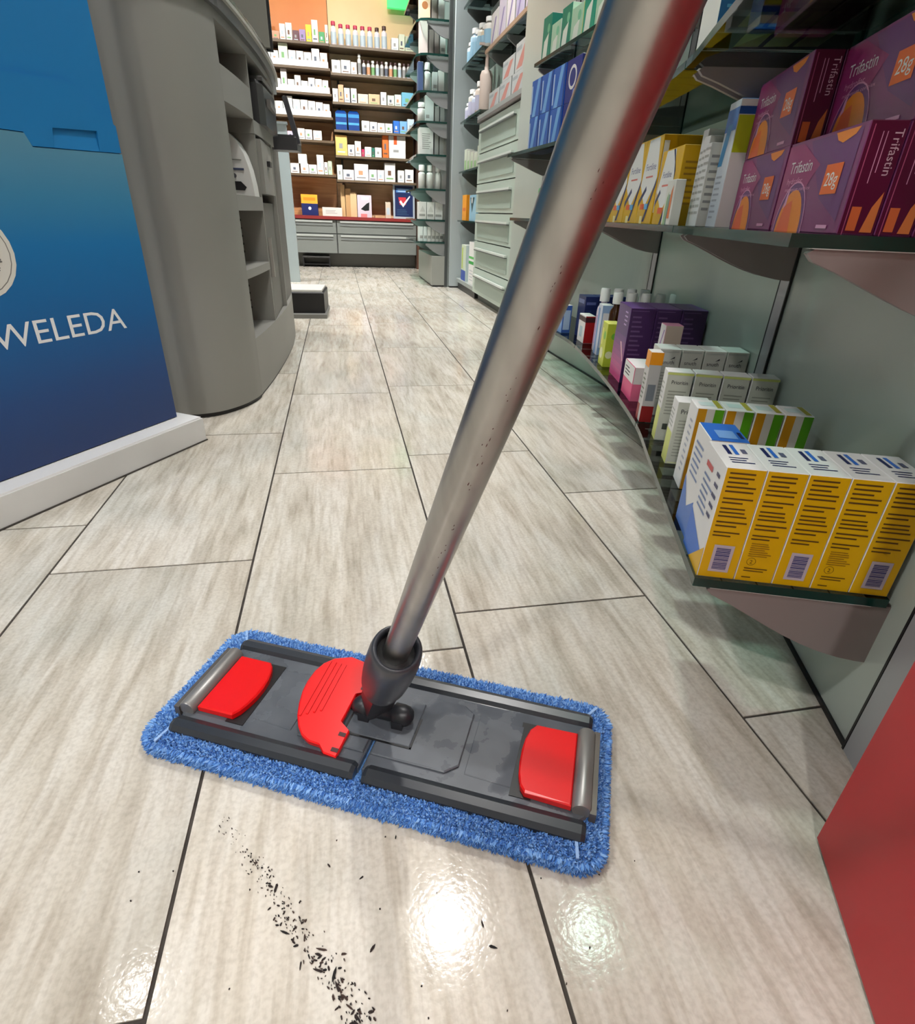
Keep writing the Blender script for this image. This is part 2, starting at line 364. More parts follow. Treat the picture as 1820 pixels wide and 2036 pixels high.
# ------------------------------------------------------------------ red display box in the right foreground
def red_box():
    root = empty('red_display_box', (0.409, 0.247, 0), 0); tag(root, 'tall plain red panel box at the right edge beside the mop', 'display')
    a = Vector((-0.43, -0.90)).normalized(); b = Vector((0.90, -0.43)).normalized()
    redm = noisy('red_laminate', (184, 36, 44), (200, 44, 52), nscale=2.5, rough=0.42, detail=3)
    q = lambda u, v: tuple(a*u+b*v)
    B = MB(); B.prism([q(0, 0), q(0.62, 0), q(0.62, 0.26), q(0, 0.26)], 0.004, 0.92, redm); o = B.build('body', root)
    B = MB(); B.prism([q(0.004, 0.004), q(0.616, 0.004), q(0.616, 0.256), q(0.004, 0.256)], 0, 0.004, BLACK); B.build('plinth', root)
    B = MB(); B.prism([q(-0.002, -0.002), q(0.622, -0.002), q(0.622, 0.262), q(-0.002, 0.262)], 0.92, 0.94, redm); B.build('lid', root)
red_box()

# ------------------------------------------------------------------ blue cardboard display on the left
def blue_display():
    A = Vector((-0.401, 1.380)); U = Vector((0.527, 0.85)).normalized(); Nf = Vector((U.y, -U.x))   # Nf faces the aisle
    root = empty('cardboard_floor_display', (A.x, A.y, 0)); tag(root, 'blue cardboard floor display with white lettering on a white plinth', 'display')
    root.rotation_euler = (0, 0, math.atan2(U.y, U.x))          # local x = along the panel (right), local -y = towards the aisle
    m = bpy.data.materials.new('blue_gradient_print'); m.use_nodes = True; n, l, b = nodes(m)
    tc = n.new('ShaderNodeTexCoord'); sp = n.new('ShaderNodeSeparateXYZ'); cr = n.new('ShaderNodeValToRGB'); l.new(tc.outputs['Object'], sp.inputs[0])
    mr = n.new('ShaderNodeMapRange'); mr.inputs['From Min'].default_value = 0.06; mr.inputs['From Max'].default_value = 0.60; l.new(sp.outputs[2], mr.inputs[0]); l.new(mr.outputs[0], cr.inputs[0])
    e = cr.color_ramp.elements; e[0].color = lin((28, 54, 104)); e[0].position = 0; e[1].color = lin((92, 146, 172)); e[1].position = 1
    for p, c in ((0.22, (24, 70, 130)), (0.45, (24, 98, 160)), (0.70, (30, 118, 180)), (0.84, (60, 134, 176))): q = e.new(p); q.color = lin(c)
    l.new(cr.outputs[0], b.inputs['Base Color']); b.inputs['Roughness'].default_value = 0.35
    blue = mat((28, 122, 186), 0.4, name='blue_card')
    Mx = Matrix(((1, 0, 0, 0), (0, 0, -1, 0), (0, 1, 0, 0), (0, 0, 0, 1)))     # (u, v, w) -> panel plane, w towards the aisle
    B = MB(); B.box((-0.75, 0.006, 0.062), (0, 0.11, 1.45), blue); B.build('box_body', root)
    B = MB(); B.prism([(-0.75, 0.062), (0, 0.062), (0, 0.589), (-0.176, 0.584), (-0.185, 0.603), (-0.75, 0.603)], -0.006, 0.0, m, Mx); B.build('lower_panel', root)
    B = MB(); B.prism([(-0.75, 0.6045), (-0.185, 0.6045), (-0.1755, 0.5855), (-0.137, 0.5866), (-0.131, 0.6165), (-0.131, 0.687), (-0.195, 0.684), (-0.75, 0.668)], -0.006, -0.0012, blue, Mx)
    B.prism([(-0.131, 0.6165), (-0.043, 0.6215), (-0.043, 0.661), (-0.062, 0.6855), (-0.085, 0.689), (-0.131, 0.687)], -0.006, -0.0012, blue, Mx)
    B.prism([(-0.047, 0.5890), (0.0, 0.5905), (0.0, 0.634), (-0.043, 0.661), (-0.043, 0.6215)], -0.006, -0.0012, blue, Mx); B.build('tuck_flap', root)
    B = MB(); B.add([(-0.137, 0.0015, 0.5866), (-0.047, 0.0015, 0.589), (-0.040, 0.0058, 0.620), (-0.131, 0.0058, 0.6165)], [(0, 1, 2, 3)], blue); B.build('slot_tongue', root)
    wm = noisy('white_plinth_laminate', (214, 214, 212), (224, 224, 222), nscale=6, rough=0.4)
    B = MB(); B.box((-0.76, -0.048, 0), (0.03, 0.15, 0.056), wm); B.box((-0.757, -0.045, 0.056), (0.027, 0.147, 0.060), mat((246, 246, 246), 0.35)); B.build('plinth', root)
    B = MB(); B.box((-0.762, -0.050, 0.0), (0.032, -0.048, 0.003), mat((70, 66, 62), 0.6)); B.build('plinth_shadow_strip', root)  # solid dark strip painted as the shadow at the plinth foot
    wht = mat((236, 238, 240), 0.4)
    B = MB(); decal(B, ((-0.34, 0, 0), (1, 0, 0), (0, 0, 1), (0, -1, 0)), [('t', 'WELEDA', 0.0, 0.277, 0.058, wht, 0, 0.262)], 0.0004); B.build('lettering', root)
    B = MB(); items = [('c', 0, 0, 0.068, mat((224, 222, 214), 0.4)), ('ring', 0, 0, 0.061, 0.0595, mat((120, 118, 112), 0.5)), ('ring', 0, 0, 0.040, 0.0385, mat((120, 118, 112), 0.5))]
    word = 'INGREDIENTS'; gm = mat((110, 108, 104), 0.5)
    for k, ch in enumerate(word):
        a = math.radians(-138+k*13.2); items.append(('t', ch, 0.0435*math.cos(a), 0.0435*math.sin(a), 0.0205, gm, a+math.pi/2))
    items += [('p', [(0.004+0.028*math.cos(t*0.35-0.6)*(1-t*0.07), 0.004+0.028*math.sin(t*0.35-0.6)*(1-t*0.07)) for t in range(8)]+[(0.004+0.024*math.cos(t*0.35-0.6)*(1-t*0.07), 0.004+0.024*math.sin(t*0.35-0.6)*(1-t*0.07)) for t in range(7, -1, -1)], gm), ('r', 0.004, -0.02, 0.008, 0.015, gm)]
    decal(B, ((-0.328, 0, 0.425), (1, 0, 0), (0, 0, 1), (0, -1, 0)), items, 0.0004); B.build('emblem', root)
blue_display()

# ------------------------------------------------------------------ mop
def wet_plastic():
    m = noisy('wet_grey_plastic', (80, 85, 92), (96, 101, 108), nscale=18, rough=0.22, detail=3); n, l, b = nodes(m)
    tc = n.new('ShaderNodeTexCoord'); nz = n.new('ShaderNodeTexNoise'); nz.inputs['Scale'].default_value = 26; nz.inputs['Detail'].default_value = 5
    mr = n.new('ShaderNodeMapRange'); mr.inputs['From Min'].default_value = 0.42; mr.inputs['From Max'].default_value = 0.56; mr.inputs['To Min'].default_value = 0.05; mr.inputs['To Max'].default_value = 0.36
    bp = n.new('ShaderNodeBump'); bp.inputs['Strength'].default_value = 0.12; bp.inputs['Distance'].default_value = 0.001
    l.new(tc.outputs['Object'], nz.inputs['Vector']); l.new(nz.outputs['Fac'], mr.inputs[0]); l.new(mr.outputs[0], b.inputs['Roughness']); l.new(nz.outputs['Fac'], bp.inputs['Height']); l.new(bp.outputs[0], b.inputs['Normal'])
    return m
def mop():
    ang = math.radians(-25.69)
    root = empty('flat_mop', (0.0175, 0.434, 0), ang); tag(root, 'flat floor mop with blue microfibre pad, red clips and silver pole', 'mop')
    plast = wet_plastic(); dark = mat((46, 50, 56), 0.3, name='dark_plastic'); blk = mat((34, 35, 40), 0.38, name='joint_plastic')
    red = mat((232, 14, 18), 0.28, name='red_plastic'); alu = mat((150, 148, 146), 0.38, 0.55, name='grey_spring_tube')
    pb = noisy('blue_terry', (84, 132, 202), (124, 172, 232), nscale=260, rough=0.95, bump=1.0, detail=2, spec=0.1)
    def rrect(a, b, r, n=5):
        out = []
        for cx, cy, s in ((a-r, b-r, 0), (-a+r, b-r, 1), (-a+r, -b+r, 2), (a-r, -b+r, 3)):
            for k in range(n+1): t = (s+k/n)*math.pi/2; out.append((cx+r*math.cos(t), cy+r*math.sin(t)))
        return out
    B = MB(); loops = [(0.234, 0.088, 0.018, 0.0), (0.237, 0.091, 0.02, 0.004), (0.236, 0.090, 0.02, 0.010), (0.229, 0.083, 0.018, 0.0145), (0.213, 0.070, 0.012, 0.0150), (0.209, 0.062, 0.010, 0.013)]
    rings = [[(x, y, z) for x, y in rrect(a, b, r)] for a, b, r, z in loops]; n = len(rings[0]); v = sum(rings, [])
    B.add(v, [(j*n+i, j*n+(i+1) % n, (j+1)*n+(i+1) % n, (j+1)*n+i) for j in range(len(loops)-1) for i in range(n)], pb, True)
    B.add(rings[-1], [tuple(range(n))], pb); B.add(rings[0], [tuple(range(n))[::-1]], mat((24, 34, 62), 0.9))
    pad = B.build('pad', root)
    # terry loops along the rim
    rng = random.Random(5); B = MB(); sh = [mat(c, 0.95, spec=0.1) for c in ((86, 136, 206), (104, 152, 216), (122, 168, 226), (74, 120, 192), (142, 184, 236))]
    def tuft(p, nrm, L, m):
        t = nrm.orthogonal().normalized(); t.rotate(Matrix.Rotation(rng.random()*6.28, 3, nrm)); r = 0.0007+0.0006*rng.random()
        bend = Vector((rng.uniform(-1, 1), rng.uniform(-1, 1), rng.uniform(-0.3, 0.5)))*0.45
        c = nrm.cross(t); mid = p+(nrm+bend*0.4).normalized()*L*0.6; tip = p+(nrm+bend).normalized()*L
        vs = [p+t*r, p-t*r*0.5+c*r*0.87, p-t*r*0.5-c*r*0.87, mid+t*r*1.2, mid-t*r*0.6+c*r, mid-t*r*0.6-c*r, tip]
        B.add([tuple(q) for q in vs], [(0, 1, 4, 3), (1, 2, 5, 4), (2, 0, 3, 5), (3, 4, 6), (4, 5, 6), (5, 3, 6)], m)
    rr = rrect(0.236, 0.090, 0.02, 8); ri = rrect(0.216, 0.071, 0.012, 8); per = []
    for i in range(len(rr)):
        p, q = Vector(rr[i]), Vector(rr[(i+1) % len(rr)]); pi, qi = Vector(ri[i]), Vector(ri[(i+1) % len(ri)]); per.append(((q-p).length, p, q, pi, qi))
    tot = sum(x[0] for x in per)
    for Lg, p, q, pi, qi in per:
        out = Vector(((q-p).y, -(q-p).x)).normalized() if Lg > 1e-6 else Vector((0, 1))
        for k in range(int(27000*Lg/tot)):
            t = rng.random(); s = rng.random()
            if s < 0.45:
                z = 0.0015+0.012*rng.random(); po = p.lerp(q, t); nrm = Vector((out.x, out.y, 0.25*rng.random()-0.05)).normalized(); tuft(Vector((po.x, po.y, z)), nrm, 0.0045+0.0045*rng.random(), rng.choice(sh[:4] if z < 0.006 else sh))  # shade at the pad foot by colour: low loops skip the lightest blue
            else:
                u = (s-0.45)/0.55; po = p.lerp(q, t).lerp(pi.lerp(qi, t), u); z = 0.0105+0.0042*min(1, u*2.2); nrm = Vector((out.x*(1-u)*0.8, out.y*(1-u)*0.8, 1)).normalized()
                tuft(Vector((po.x, po.y, z)), nrm, 0.0032+0.0032*rng.random(), rng.choice(sh))
    tf = B.build('terry_loops', pad); tf['kind'] = 'stuff'
    st = mat((150, 184, 230), 0.9)
    for sx in (-1, 1):
        for sy in (-1, 1):
            B = MB(); a = Vector((sx*0.213, sy*0.070)); b2 = Vector((sx*0.216, sy*0.090)) if sy < 0 else Vector((sx*0.225, sy*0.088)); d = (b2-a).normalized(); w2 = Vector((-d.y, d.x))*0.0014
            pts = [(a-w2).to_tuple(), (b2-w2).to_tuple(), (b2+w2).to_tuple(), (a+w2).to_tuple()]
            B.prism(pts, 0.0175, 0.0192, st); B.build('corner_stitching', pad)
    # base plate, two hinged halves
    for sx in (-1, 1):
        B = MB(); x0, x1 = (0.002, 0.221) if sx > 0 else (-0.212, -0.002)
        B.prism([(x0, -0.062), (x1-0.01*(sx > 0), -0.062), (x1, -0.052), (x1, 0.050), (x1-0.01*(sx > 0), 0.060), (x0, 0.060)] if sx > 0 else [(x0, -0.052), (x0+0.008, -0.062), (x1, -0.062), (x1, 0.060), (x0+0.008, 0.060), (x0, 0.050)], 0.012, 0.0215, plast, bev=0.0015); pl = B.build('base_plate', root)
        # long rails front and back
        for yy, sg in ((-0.067, -1), (0.061, 1)):
            B = MB()
            prof = [(yy-0.008, 0.012), (yy-0.0085, 0.0205), (yy-0.005, 0.0258), (yy+0.003, 0.0272), (yy+0.010, 0.0235), (yy+0.011, 0.014)]
            xa, xb = (x0+0.004, x1) if sx > 0 else (x0, x1-0.001)
            xs = [xa, xa+0.004, xb-0.004, xb]; k = len(prof); vs = []
            for j, xx in enumerate(xs):
                s = 0.85 if j in (0, 3) else 1
                vs += [(xx, yy+(p-yy)*s, 0.012+(q-0.012)*s) for p, q in prof]
            B.add(vs, [(j*k+i, (j+1)*k+i, (j+1)*k+(i+1) % k, j*k+(i+1) % k) for j in range(3) for i in range(k)], dark, False)
            B.add(vs[:k], [tuple(range(k))], dark); B.add(vs[-k:], [tuple(range(k))[::-1]], dark); B.build('rail', pl)
        # raised centre deck and stepped inner panel
        if sx > 0: B = MB(); B.prism([(0.004, -0.045), (0.082, -0.045), (0.094, -0.034), (0.094, 0.034), (0.082, 0.043), (0.004, 0.043)], 0.021, 0.0245, plast, bev=0.001); B.build('raised_deck', pl)
        if sx > 0:
            B = MB(); B.prism([(0.101, -0.040), (0.148, -0.042), (0.150, 0.034), (0.101, 0.036)], 0.021, 0.0226, plast, bev=0.0008); B.build('inset_panel', pl)
        else:
            B = MB(); B.prism([(-0.134, -0.038), (-0.088, -0.041), (-0.088, 0.038), (-0.134, 0.036)], 0.021, 0.0226, plast, bev=0.0008); B.build('inset_panel', pl)
            B = MB(); B.prism([(-0.078, -0.045), (-0.004, -0.045), (-0.004, 0.043), (-0.078, 0.043)], 0.021, 0.0240, plast, bev=0.001); B.build('raised_deck', pl)
    redL = [(-0.196, 0.036), (-0.157, 0.036), (-0.151, 0.030), (-0.1475, 0.022), (-0.1445, 0.011), (-0.143, -0.002), (-0.1435, -0.015), (-0.146, -0.028), (-0.149, -0.038), (-0.154, -0.046), (-0.196, -0.046)]
    redR = [(0.163, 0.035), (0.206, 0.036), (0.206, -0.050), (0.162, -0.048), (0.157, -0.042), (0.1535, -0.030), (0.152, -0.016), (0.152, 0.0), (0.1535, 0.014), (0.157, 0.027)]
    for poly, tx in ((redL, -0.2065), (redR, 0.2155)):
        B = MB(); B.prism(poly, 0.0225, 0.030, red, bev=0.0016); cl = B.build('pad_clip', root)
        sg = 1 if tx > 0 else -1; xc = 0.158 if sg > 0 else -0.150
        B = MB(); B.prism([(xc-0.0105, -0.050), (xc+0.0105, -0.050), (xc+0.0105, 0.040), (xc-0.0105, 0.040)], 0.0214, 0.0224, BLACK); B.build('clip_recess_shade', cl)  # black slab paints the dark of the recess beside the clip
        B = MB(); Mt = Matrix.Translation((tx, -0.051, 0.0262)) @ Matrix.Rotation(-math.pi/2, 4, 'X'); B.lathe([(0.0085, 0), (0.0095, 0.002), (0.0095, 0.090), (0.0085, 0.092)], alu, 20, Mt); B.build('spring_tube', root)
        B = MB(); x2 = tx+sg*0.0105; B.prism([(x2-0.003, -0.053), (x2+0.003, -0.053), (x2+0.003, 0.043), (x2-0.003, 0.043)], 0.016, 0.0295, mat((112, 106, 100), 0.35, 0.5)); B.build('end_lip', root)
    # red foot pedal, tilted, with ribs and slots
    ped = [(-0.080, 0.052), (-0.062, 0.060), (-0.042, 0.057), (-0.028, 0.045), (-0.024, 0.021), (-0.036, 0.014), (-0.037, -0.024), (-0.025, -0.031), (-0.026, -0.062), (-0.040, -0.061), (-0.048, -0.054), (-0.060, -0.0535), (-0.070, -0.049), (-0.078, -0.041), (-0.085, -0.030), (-0.0905, -0.016), (-0.0945, 0.0), (-0.0955, 0.014), (-0.094, 0.029), (-0.089, 0.042)]
    Mp = Matrix.Translation((-0.06, 0, 0.0335)) @ Matrix.Rotation(math.radians(7), 4, 'X') @ Matrix.Rotation(math.radians(3), 4, 'Y')
    pc = [(x+0.06, y) for x, y in ped]
    B = MB(); B.prism(pc, -0.003, 0.003, red, Mp, bev=0.0012); pd = B.build('foot_pedal', root)
    for i in range(4):
        xx = -0.016+i*0.0062-0.006; B = MB(); B.prism([(xx-0.0012, -0.030+i*0.004), (xx+0.0012, -0.030+i*0.004), (xx+0.0012, 0.046), (xx-0.0012, 0.046)], 0.0028, 0.0044, red, Mp, bev=0.0006); B.build('rib', pd)
    for yy in (-0.037, -0.055, 0.022):
        B = MB(); B.prism([(0.026, yy-0.0022), (0.0335, yy-0.0022), (0.0335, yy+0.0022), (0.026, yy+0.0022)], 0.0031, 0.0034, mat((60, 6, 8), 0.5), Mp); B.build('slot', pd)
    # joint base with recessed outline, axle and yoke
    B = MB(); B.prism([(-0.032, -0.028), (0.040, -0.028), (0.040, 0.030), (-0.032, 0.030)], 0.0235, 0.0262, plast, bev=0.0008); jb = B.build('joint_base', root)
    B = MB()
    for a, b in (((-0.034, -0.030), (0.042, -0.0282)), ((0.0402, -0.030), (0.042, 0.010)), ((-0.034, -0.030), (-0.0322, 0.030))): B.prism([a, (b[0], a[1]), b, (a[0], b[1])], 0.0245, 0.0252, BLACK)
    B.build('joint_groove', jb)
    B = MB(); Ma = Matrix.Translation((-0.034, 0.0, 0.036)) @ Matrix.Rotation(math.pi/2, 4, 'Y'); R0 = 0.0115
    B.lathe([(0.002, 0), (0.007, 0.0015), (0.0105, 0.006), (R0, 0.012), (R0, 0.020), (0.009, 0.021), (0.009, 0.047), (R0, 0.048), (R0, 0.058), (0.0105, 0.063), (0.007, 0.0675), (0.002, 0.069)], blk, 24, Ma); B.build('axle', root)
    B = MB(); B.prism([(-0.024, -0.012), (-0.012, -0.012), (-0.012, 0.012), (-0.024, 0.012)], 0.025, 0.036, blk); B.prism([(0.014, -0.012), (0.026, -0.012), (0.026, 0.012), (0.014, 0.012)], 0.025, 0.036, blk); B.build('axle_mount', root)
    # pole frame: z along the pole
    d = Vector((0.111, -0.476, 0.872)).normalized(); Rz = Matrix.Rotation(-ang, 3, 'Z'); dl = Rz @ d
    p0 = Rz @ (Vector((0.011, 0.429, 0.055))-Vector((0.0175, 0.434, 0)))
    q = dl.to_track_quat('Z', 'Y').to_matrix().to_4x4(); MP = Matrix.Translation(p0) @ q
    B = MB()
    B.add([(-0.009, -0.010, -0.030), (0.009, -0.010, -0.030), (0.009, 0.010, -0.030), (-0.009, 0.010, -0.030), (-0.013, -0.012, 0.0), (0.013, -0.012, 0.0), (0.013, 0.012, 0.0), (-0.013, 0.012, 0.0), (-0.013, -0.013, 0.05), (0.013, -0.013, 0.05), (0.013, 0.013, 0.05), (-0.013, 0.013, 0.05)],
          [(0, 3, 2, 1), (0, 1, 5, 4), (1, 2, 6, 5), (2, 3, 7, 6), (3, 0, 4, 7), (4, 5, 9, 8), (5, 6, 10, 9), (6, 7, 11, 10), (7, 4, 8, 11), (8, 9, 10, 11)], blk, M=MP); yk = B.build('yoke', root)
    B = MB(); B.lathe([(0.013, 0.046), (0.0170, 0.049), (0.0195, 0.056), (0.0220, 0.074), (0.0232, 0.100), (0.0234, 0.125), (0.0228, 0.144), (0.0216, 0.154), (0.0198, 0.158), (0.0178, 0.1575), (0.0166, 0.154), (0.0155, 0.135)], mat((52, 54, 60), 0.33, name='collar_plastic'), 36, MP); cb = B.build('collar', root)
    B = MB(); B.lathe([(0.0162, 0.146), (0.0112, 0.143), (0.0112, 0.13)], BLACK, 30, MP); B.build('collar_mouth', cb)
    pm = noisy('brushed_aluminium', (158, 156, 152), (172, 170, 166), scale=(1, 1, 0.05), nscale=70, rough=0.31, bump=0.03, detail=3, metal=1.0)
    B = MB(); B.lathe([(0.011, 0.10), (0.011, 1.12)], pm, 48, MP); pole = B.build('pole', root)
    # scratches and old paint flecks on the pole
    fm = mat((70, 22, 20), 0.7); rg = random.Random(11); B = MB()
    for k in range(34):
        zc = 0.30+0.24*rg.random()**0.8; a0 = rg.gauss(0, 0.10); kk = max(0.25, 1-(zc-0.15)*1.9); ln = (0.0010+0.0022*rg.random()**2)*kk; wd = (0.0003+0.0004*rg.random())*kk
        side = MP.to_3x3().inverted() @ (Vector((-0.0, 0.0, 0.5088))*0+Vector((0.55, -0.75, 0.2)))
        base = math.atan2(side.y, side.x)+a0-0.25; r = 0.01106
        B.add([(r*math.cos(base+s*wd/r), r*math.sin(base+s*wd/r), zc+t*ln) for s, t in ((-1, -.3), (.2, -1), (1, .2), (.1, 1))], [(0, 1, 2, 3)], fm, M=MP)
    pf = B.build('paint_flecks', pole); pf['kind'] = 'stuff'
    B = MB(); B.lathe([(0.0112, 1.00), (0.0145, 1.005), (0.0150, 1.02), (0.0150, 1.13), (0.012, 1.14), (0.001, 1.142)], blk, 28, MP); B.build('hand_grip', root)
mop()

# ------------------------------------------------------------------ dirt crumbs swept along the floor
def crumbs():
    rg = random.Random(21); B = MB(); ms = [mat((40, 30, 28), 0.9), mat((62, 46, 40), 0.9), mat((26, 22, 22), 0.9)]
    a, b = Vector((-0.139, 0.360)), Vector((0.0, 0.165))
    def flake(p, L, W_, ang):
        c, s = math.cos(ang), math.sin(ang); k = 6; pts = []
        for i in range(k):
            t = i*2*math.pi/k; rx = L*(0.6+0.5*rg.random()); ry = W_*(0.6+0.5*rg.random()); x, y = rx*math.cos(t), ry*math.sin(t); pts.append((p.x+x*c-y*s, p.y+x*s+y*c))
        B.prism(pts, 0.0003, 0.0008+0.0008*rg.random(), rg.choice(ms))
    for k in range(330):
        t = rg.random()**0.75; p = a.lerp(b, t); w = 0.0035+0.0035*t; p = p+Vector((rg.gauss(0, w), rg.gauss(0, w*0.7)))
        L = (0.0004+0.0010*rg.random()**2)*(0.5+1.0*t); flake(p, L*1.4, L*0.55, rg.choice((rg.random()*3.14, -0.9+rg.gauss(0, 0.4))))
    for k in range(16):
        t = 0.35+0.65*rg.random(); p = a.lerp(b, t)+Vector((rg.gauss(0, 0.006), rg.gauss(0, 0.004))); flake(p, 0.0028+0.0025*rg.random(), 0.0006+0.0006*rg.random(), rg.gauss(-0.9, 0.8))
    for p, L in (((0.083, 0.232), 0.003), ((0.087, 0.215), 0.004), ((-0.04, 0.30), 0.0022), ((-0.012, 0.285), 0.0025), ((0.02, 0.315), 0.002), ((0.05, 0.262), 0.001), ((0.19, 0.262), 0.0012), ((0.193, 0.252), 0.0012), ((-0.006, 0.230), 0.0035)): flake(Vector(p), L, L*0.3, rg.random()*3)
    for k in range(30): flake(Vector((rg.uniform(-0.2, 0.25), rg.uniform(0.12, 0.36))), 0.0008, 0.0006, rg.random()*3)
    o = B.build('dirt_crumbs'); tag(o, 'trail of dark dirt crumbs on the floor tiles below the mop', 'dirt', kind='stuff')
crumbs()

# ------------------------------------------------------------------ grey service counter on the left
def counter():
    root = empty('service_counter', (0, 0, 0)); tag(root, 'grey curved service counter with open compartments, left of the aisle', 'counter')
    gm = noisy('counter_grey', (136, 135, 129), (144, 143, 137), nscale=2, rough=0.45, detail=2); gi = mat((116, 115, 110), 0.55, name='counter_inside'); gd = mat((104, 102, 98), 0.5)
    pts = [(-0.62, 1.66), (-0.53, 1.585), (-0.445, 1.55), (-0.389, 1.548), (-0.335, 1.572), (-0.29, 1.625), (-0.262, 1.685), (-0.25, 1.735)]
    fr = [(-0.25, 1.735), (-0.232, 1.9), (-0.219, 2.07), (-0.209, 2.25), (-0.203, 2.45), (-0.205, 2.65), (-0.218, 2.84)]
    def cat(p, n=5):
        p = [Vector(q) for q in p]; p = [2*p[0]-p[1]]+p+[2*p[-1]-p[-2]]; out = []
        for i in range(1, len(p)-2):
            a, b, c, d = p[i-1:i+3]
            for k in range(n): t = k/n; out.append(.5*((2*b)+(-a+c)*t+(2*a-5*b+4*c-d)*t*t+(-a+3*b-3*c+d)*t**3))
        out.append(p[-2]); return out
    cp, cf = cat(pts), cat(fr)
    def wallstrip(path, z0, z1, th, m, name, parent=None):
        B = MB(); nrm = []
        for i in range(len(path)):
            t = (path[min(i+1, len(path)-1)]-path[max(i-1, 0)]).normalized(); nrm.append(Vector((-t.y, t.x)))
        inn = [p+n2*th for p, n2 in zip(path, nrm)]; k = len(path)
        v = [(*p, z0) for p in path]+[(*p, z0) for p in inn]+[(*p, z1) for p in path]+[(*p, z1) for p in inn]
        B.add(v, [(i, i+1, 2*k+i+1, 2*k+i) for i in range(k-1)], m, True)
        B.add(v, [(k+i+1, k+i, 3*k+i, 3*k+i+1) for i in range(k-1)]+[(0, k, 3*k, 2*k)[::-1], (k-1, 2*k-1, 4*k-1, 3*k-1)]+[(2*k+i, 2*k+i+1, 3*k+i+1, 3*k+i) for i in range(k-1)]+[(i+1, i, k+i, k+i+1) for i in range(k-1)], m)
        return B.build(name, parent or root)
    wallstrip(cp, 0.012, 0.905, 0.02, gm, 'curved_panel')
    wallstrip([p+Vector((-0.004, 0.006)) for p in cp], 0.0, 0.012, 0.015, BLACK, 'floor_gap_shade')  # black strip stands for the shade in the gap at the floor
    wallstrip([p+Vector((-0.006, 0)) for p in cf], 0.006, 0.150, 0.02, gm, 'plinth_board'); wallstrip([p+Vector((-0.008, 0)) for p in cf], 0.0, 0.006, 0.012, BLACK, 'plinth_gap_shade')  # black strip below the plinth board stands for gap shade
    XB = -0.56
    def slab(path, z0, z1, m, name, inset=0.0):
        B = MB(); B.prism([(p.x-inset, p.y) for p in path]+[(XB, path[-1].y), (XB, path[0].y)], z0, z1, m); return B.build(name, root)
    bay1 = [p for p in cf if p.y <= 2.08]; allp = cf
    slab(allp, 0.150, 0.168, gm, 'bottom_board', 0.006)
    slab(bay1, 0.330, 0.352, gm, 'shelf_board', 0.004); slab(bay1, 0.498, 0.535, gm, 'shelf_board', 0.004)
    slab(bay1, 0.735, 0.808, gm, 'drawer_rail', 0.006); slab([p for p in cf if 2.06 < p.y < 2.5], 0.70, 0.735, gm, 'shelf_board', 0.006)
    slab(allp, 0.886, 0.905, gm, 'under_top')
    # dividers and back; the nearest one is added to stop light leaking in
    for y, x, z0, z1 in ((2.085, -0.222, 0.168, 0.886), (2.42, -0.208, 0.168, 0.735), (2.83, -0.219, 0.168, 0.886), (1.722, -0.268, 0.012, 0.886)):
        B = MB(); B.box((XB, y-0.009, z0), (x-0.004, y+0.009, z1), gm); B.build('divider_or_light_stop', root)
    B = MB(); B.box((XB-0.015, 1.66, 0.006), (XB, 2.84, 0.905), gi); B.build('back_panel', root)
    for z0, z1 in ((0.36, 0.49), (0.19, 0.32)):
        for k in range(5):
            B = MB(); B.lathe([(0.004, 0), (0.0042, 0.0006)], BLACK, 10, Matrix.Translation((-0.30, 2.0755, z0+0.02+k*(z1-z0-0.04)/4)) @ Matrix.Rotation(math.pi/2, 4, 'X')); B.build('peg_hole', root)
    # drawer with finger pull, and a door
    B = MB(); B.box((-0.4, 2.10, 0.545), (-0.213, 2.40, 0.690), gm); dr = B.build('drawer', root)
    B = MB(); B.box((-0.213, 2.22, 0.625), (-0.203, 2.28, 0.640), BLACK); B.build('finger_pull', dr)
    B = MB(); B.box((-0.3, 2.10, 0.168), (-0.226, 2.41, 0.52), gd); dd = B.build('door', root)
    B = MB(); B.box((-0.226, 2.125, 0.30), (-0.216, 2.14, 0.42), mat((170, 168, 162), 0.35, 0.6)); B.build('handle', dd)
    B = MB(); B.box((-0.3, 2.435, 0.168), (-0.222, 2.815, 0.72), gd); B.build('door', root)
    # worktop lip: dark band, pale edge and thin glass leaf above
    top = [cp[-12], cp[-8], cp[-4]]+cf
    def lip(off, z0, z1, m, name):
        ps = [p+Vector((off, 0)) for p in cf]; pre = [p+Vector((off*0.8, -off*0.5)) for p in cp]
        B = MB(); B.prism([(p.x, p.y) for p in pre[:-1]+ps]+[(XB-0.1, ps[-1].y), (XB-0.1, pre[0].y)], z0, z1, m); return B.build(name, root)
    lip(0.012, 0.905, 0.930, mat((74, 76, 76), 0.3), 'worktop_band'); lip(0.020, 0.930, 0.938, mat((176, 176, 168), 0.3), 'worktop_edge'); lip(0.016, 0.938, 0.952, mat((70, 74, 74), 0.2), 'worktop')
    # white label printer in the second compartment
    r = empty('label_printer', (-0.322, 2.00, 0.535)); tag(r, 'white rounded device standing in the grey counter compartment', 'printer')
    wm = mat((222, 222, 218), 0.4)
    prof = [(-0.13, 0), (0.092, 0), (0.090, 0.030), (0.084, 0.070), (0.074, 0.105), (0.058, 0.135), (0.036, 0.155), (0.010, 0.165), (-0.13, 0.168)]
    B = MB(); k = len(prof); v = [(x, -0.05, z) for x, z in prof]+[(x, 0.06, z) for x, z in prof]
    B.add(v, [tuple(range(k)), tuple(range(2*k-1, k-1, -1))]+[(i, k+i, k+(i+1) % k, (i+1) % k) for i in range(k)], wm); B.build('housing', r)
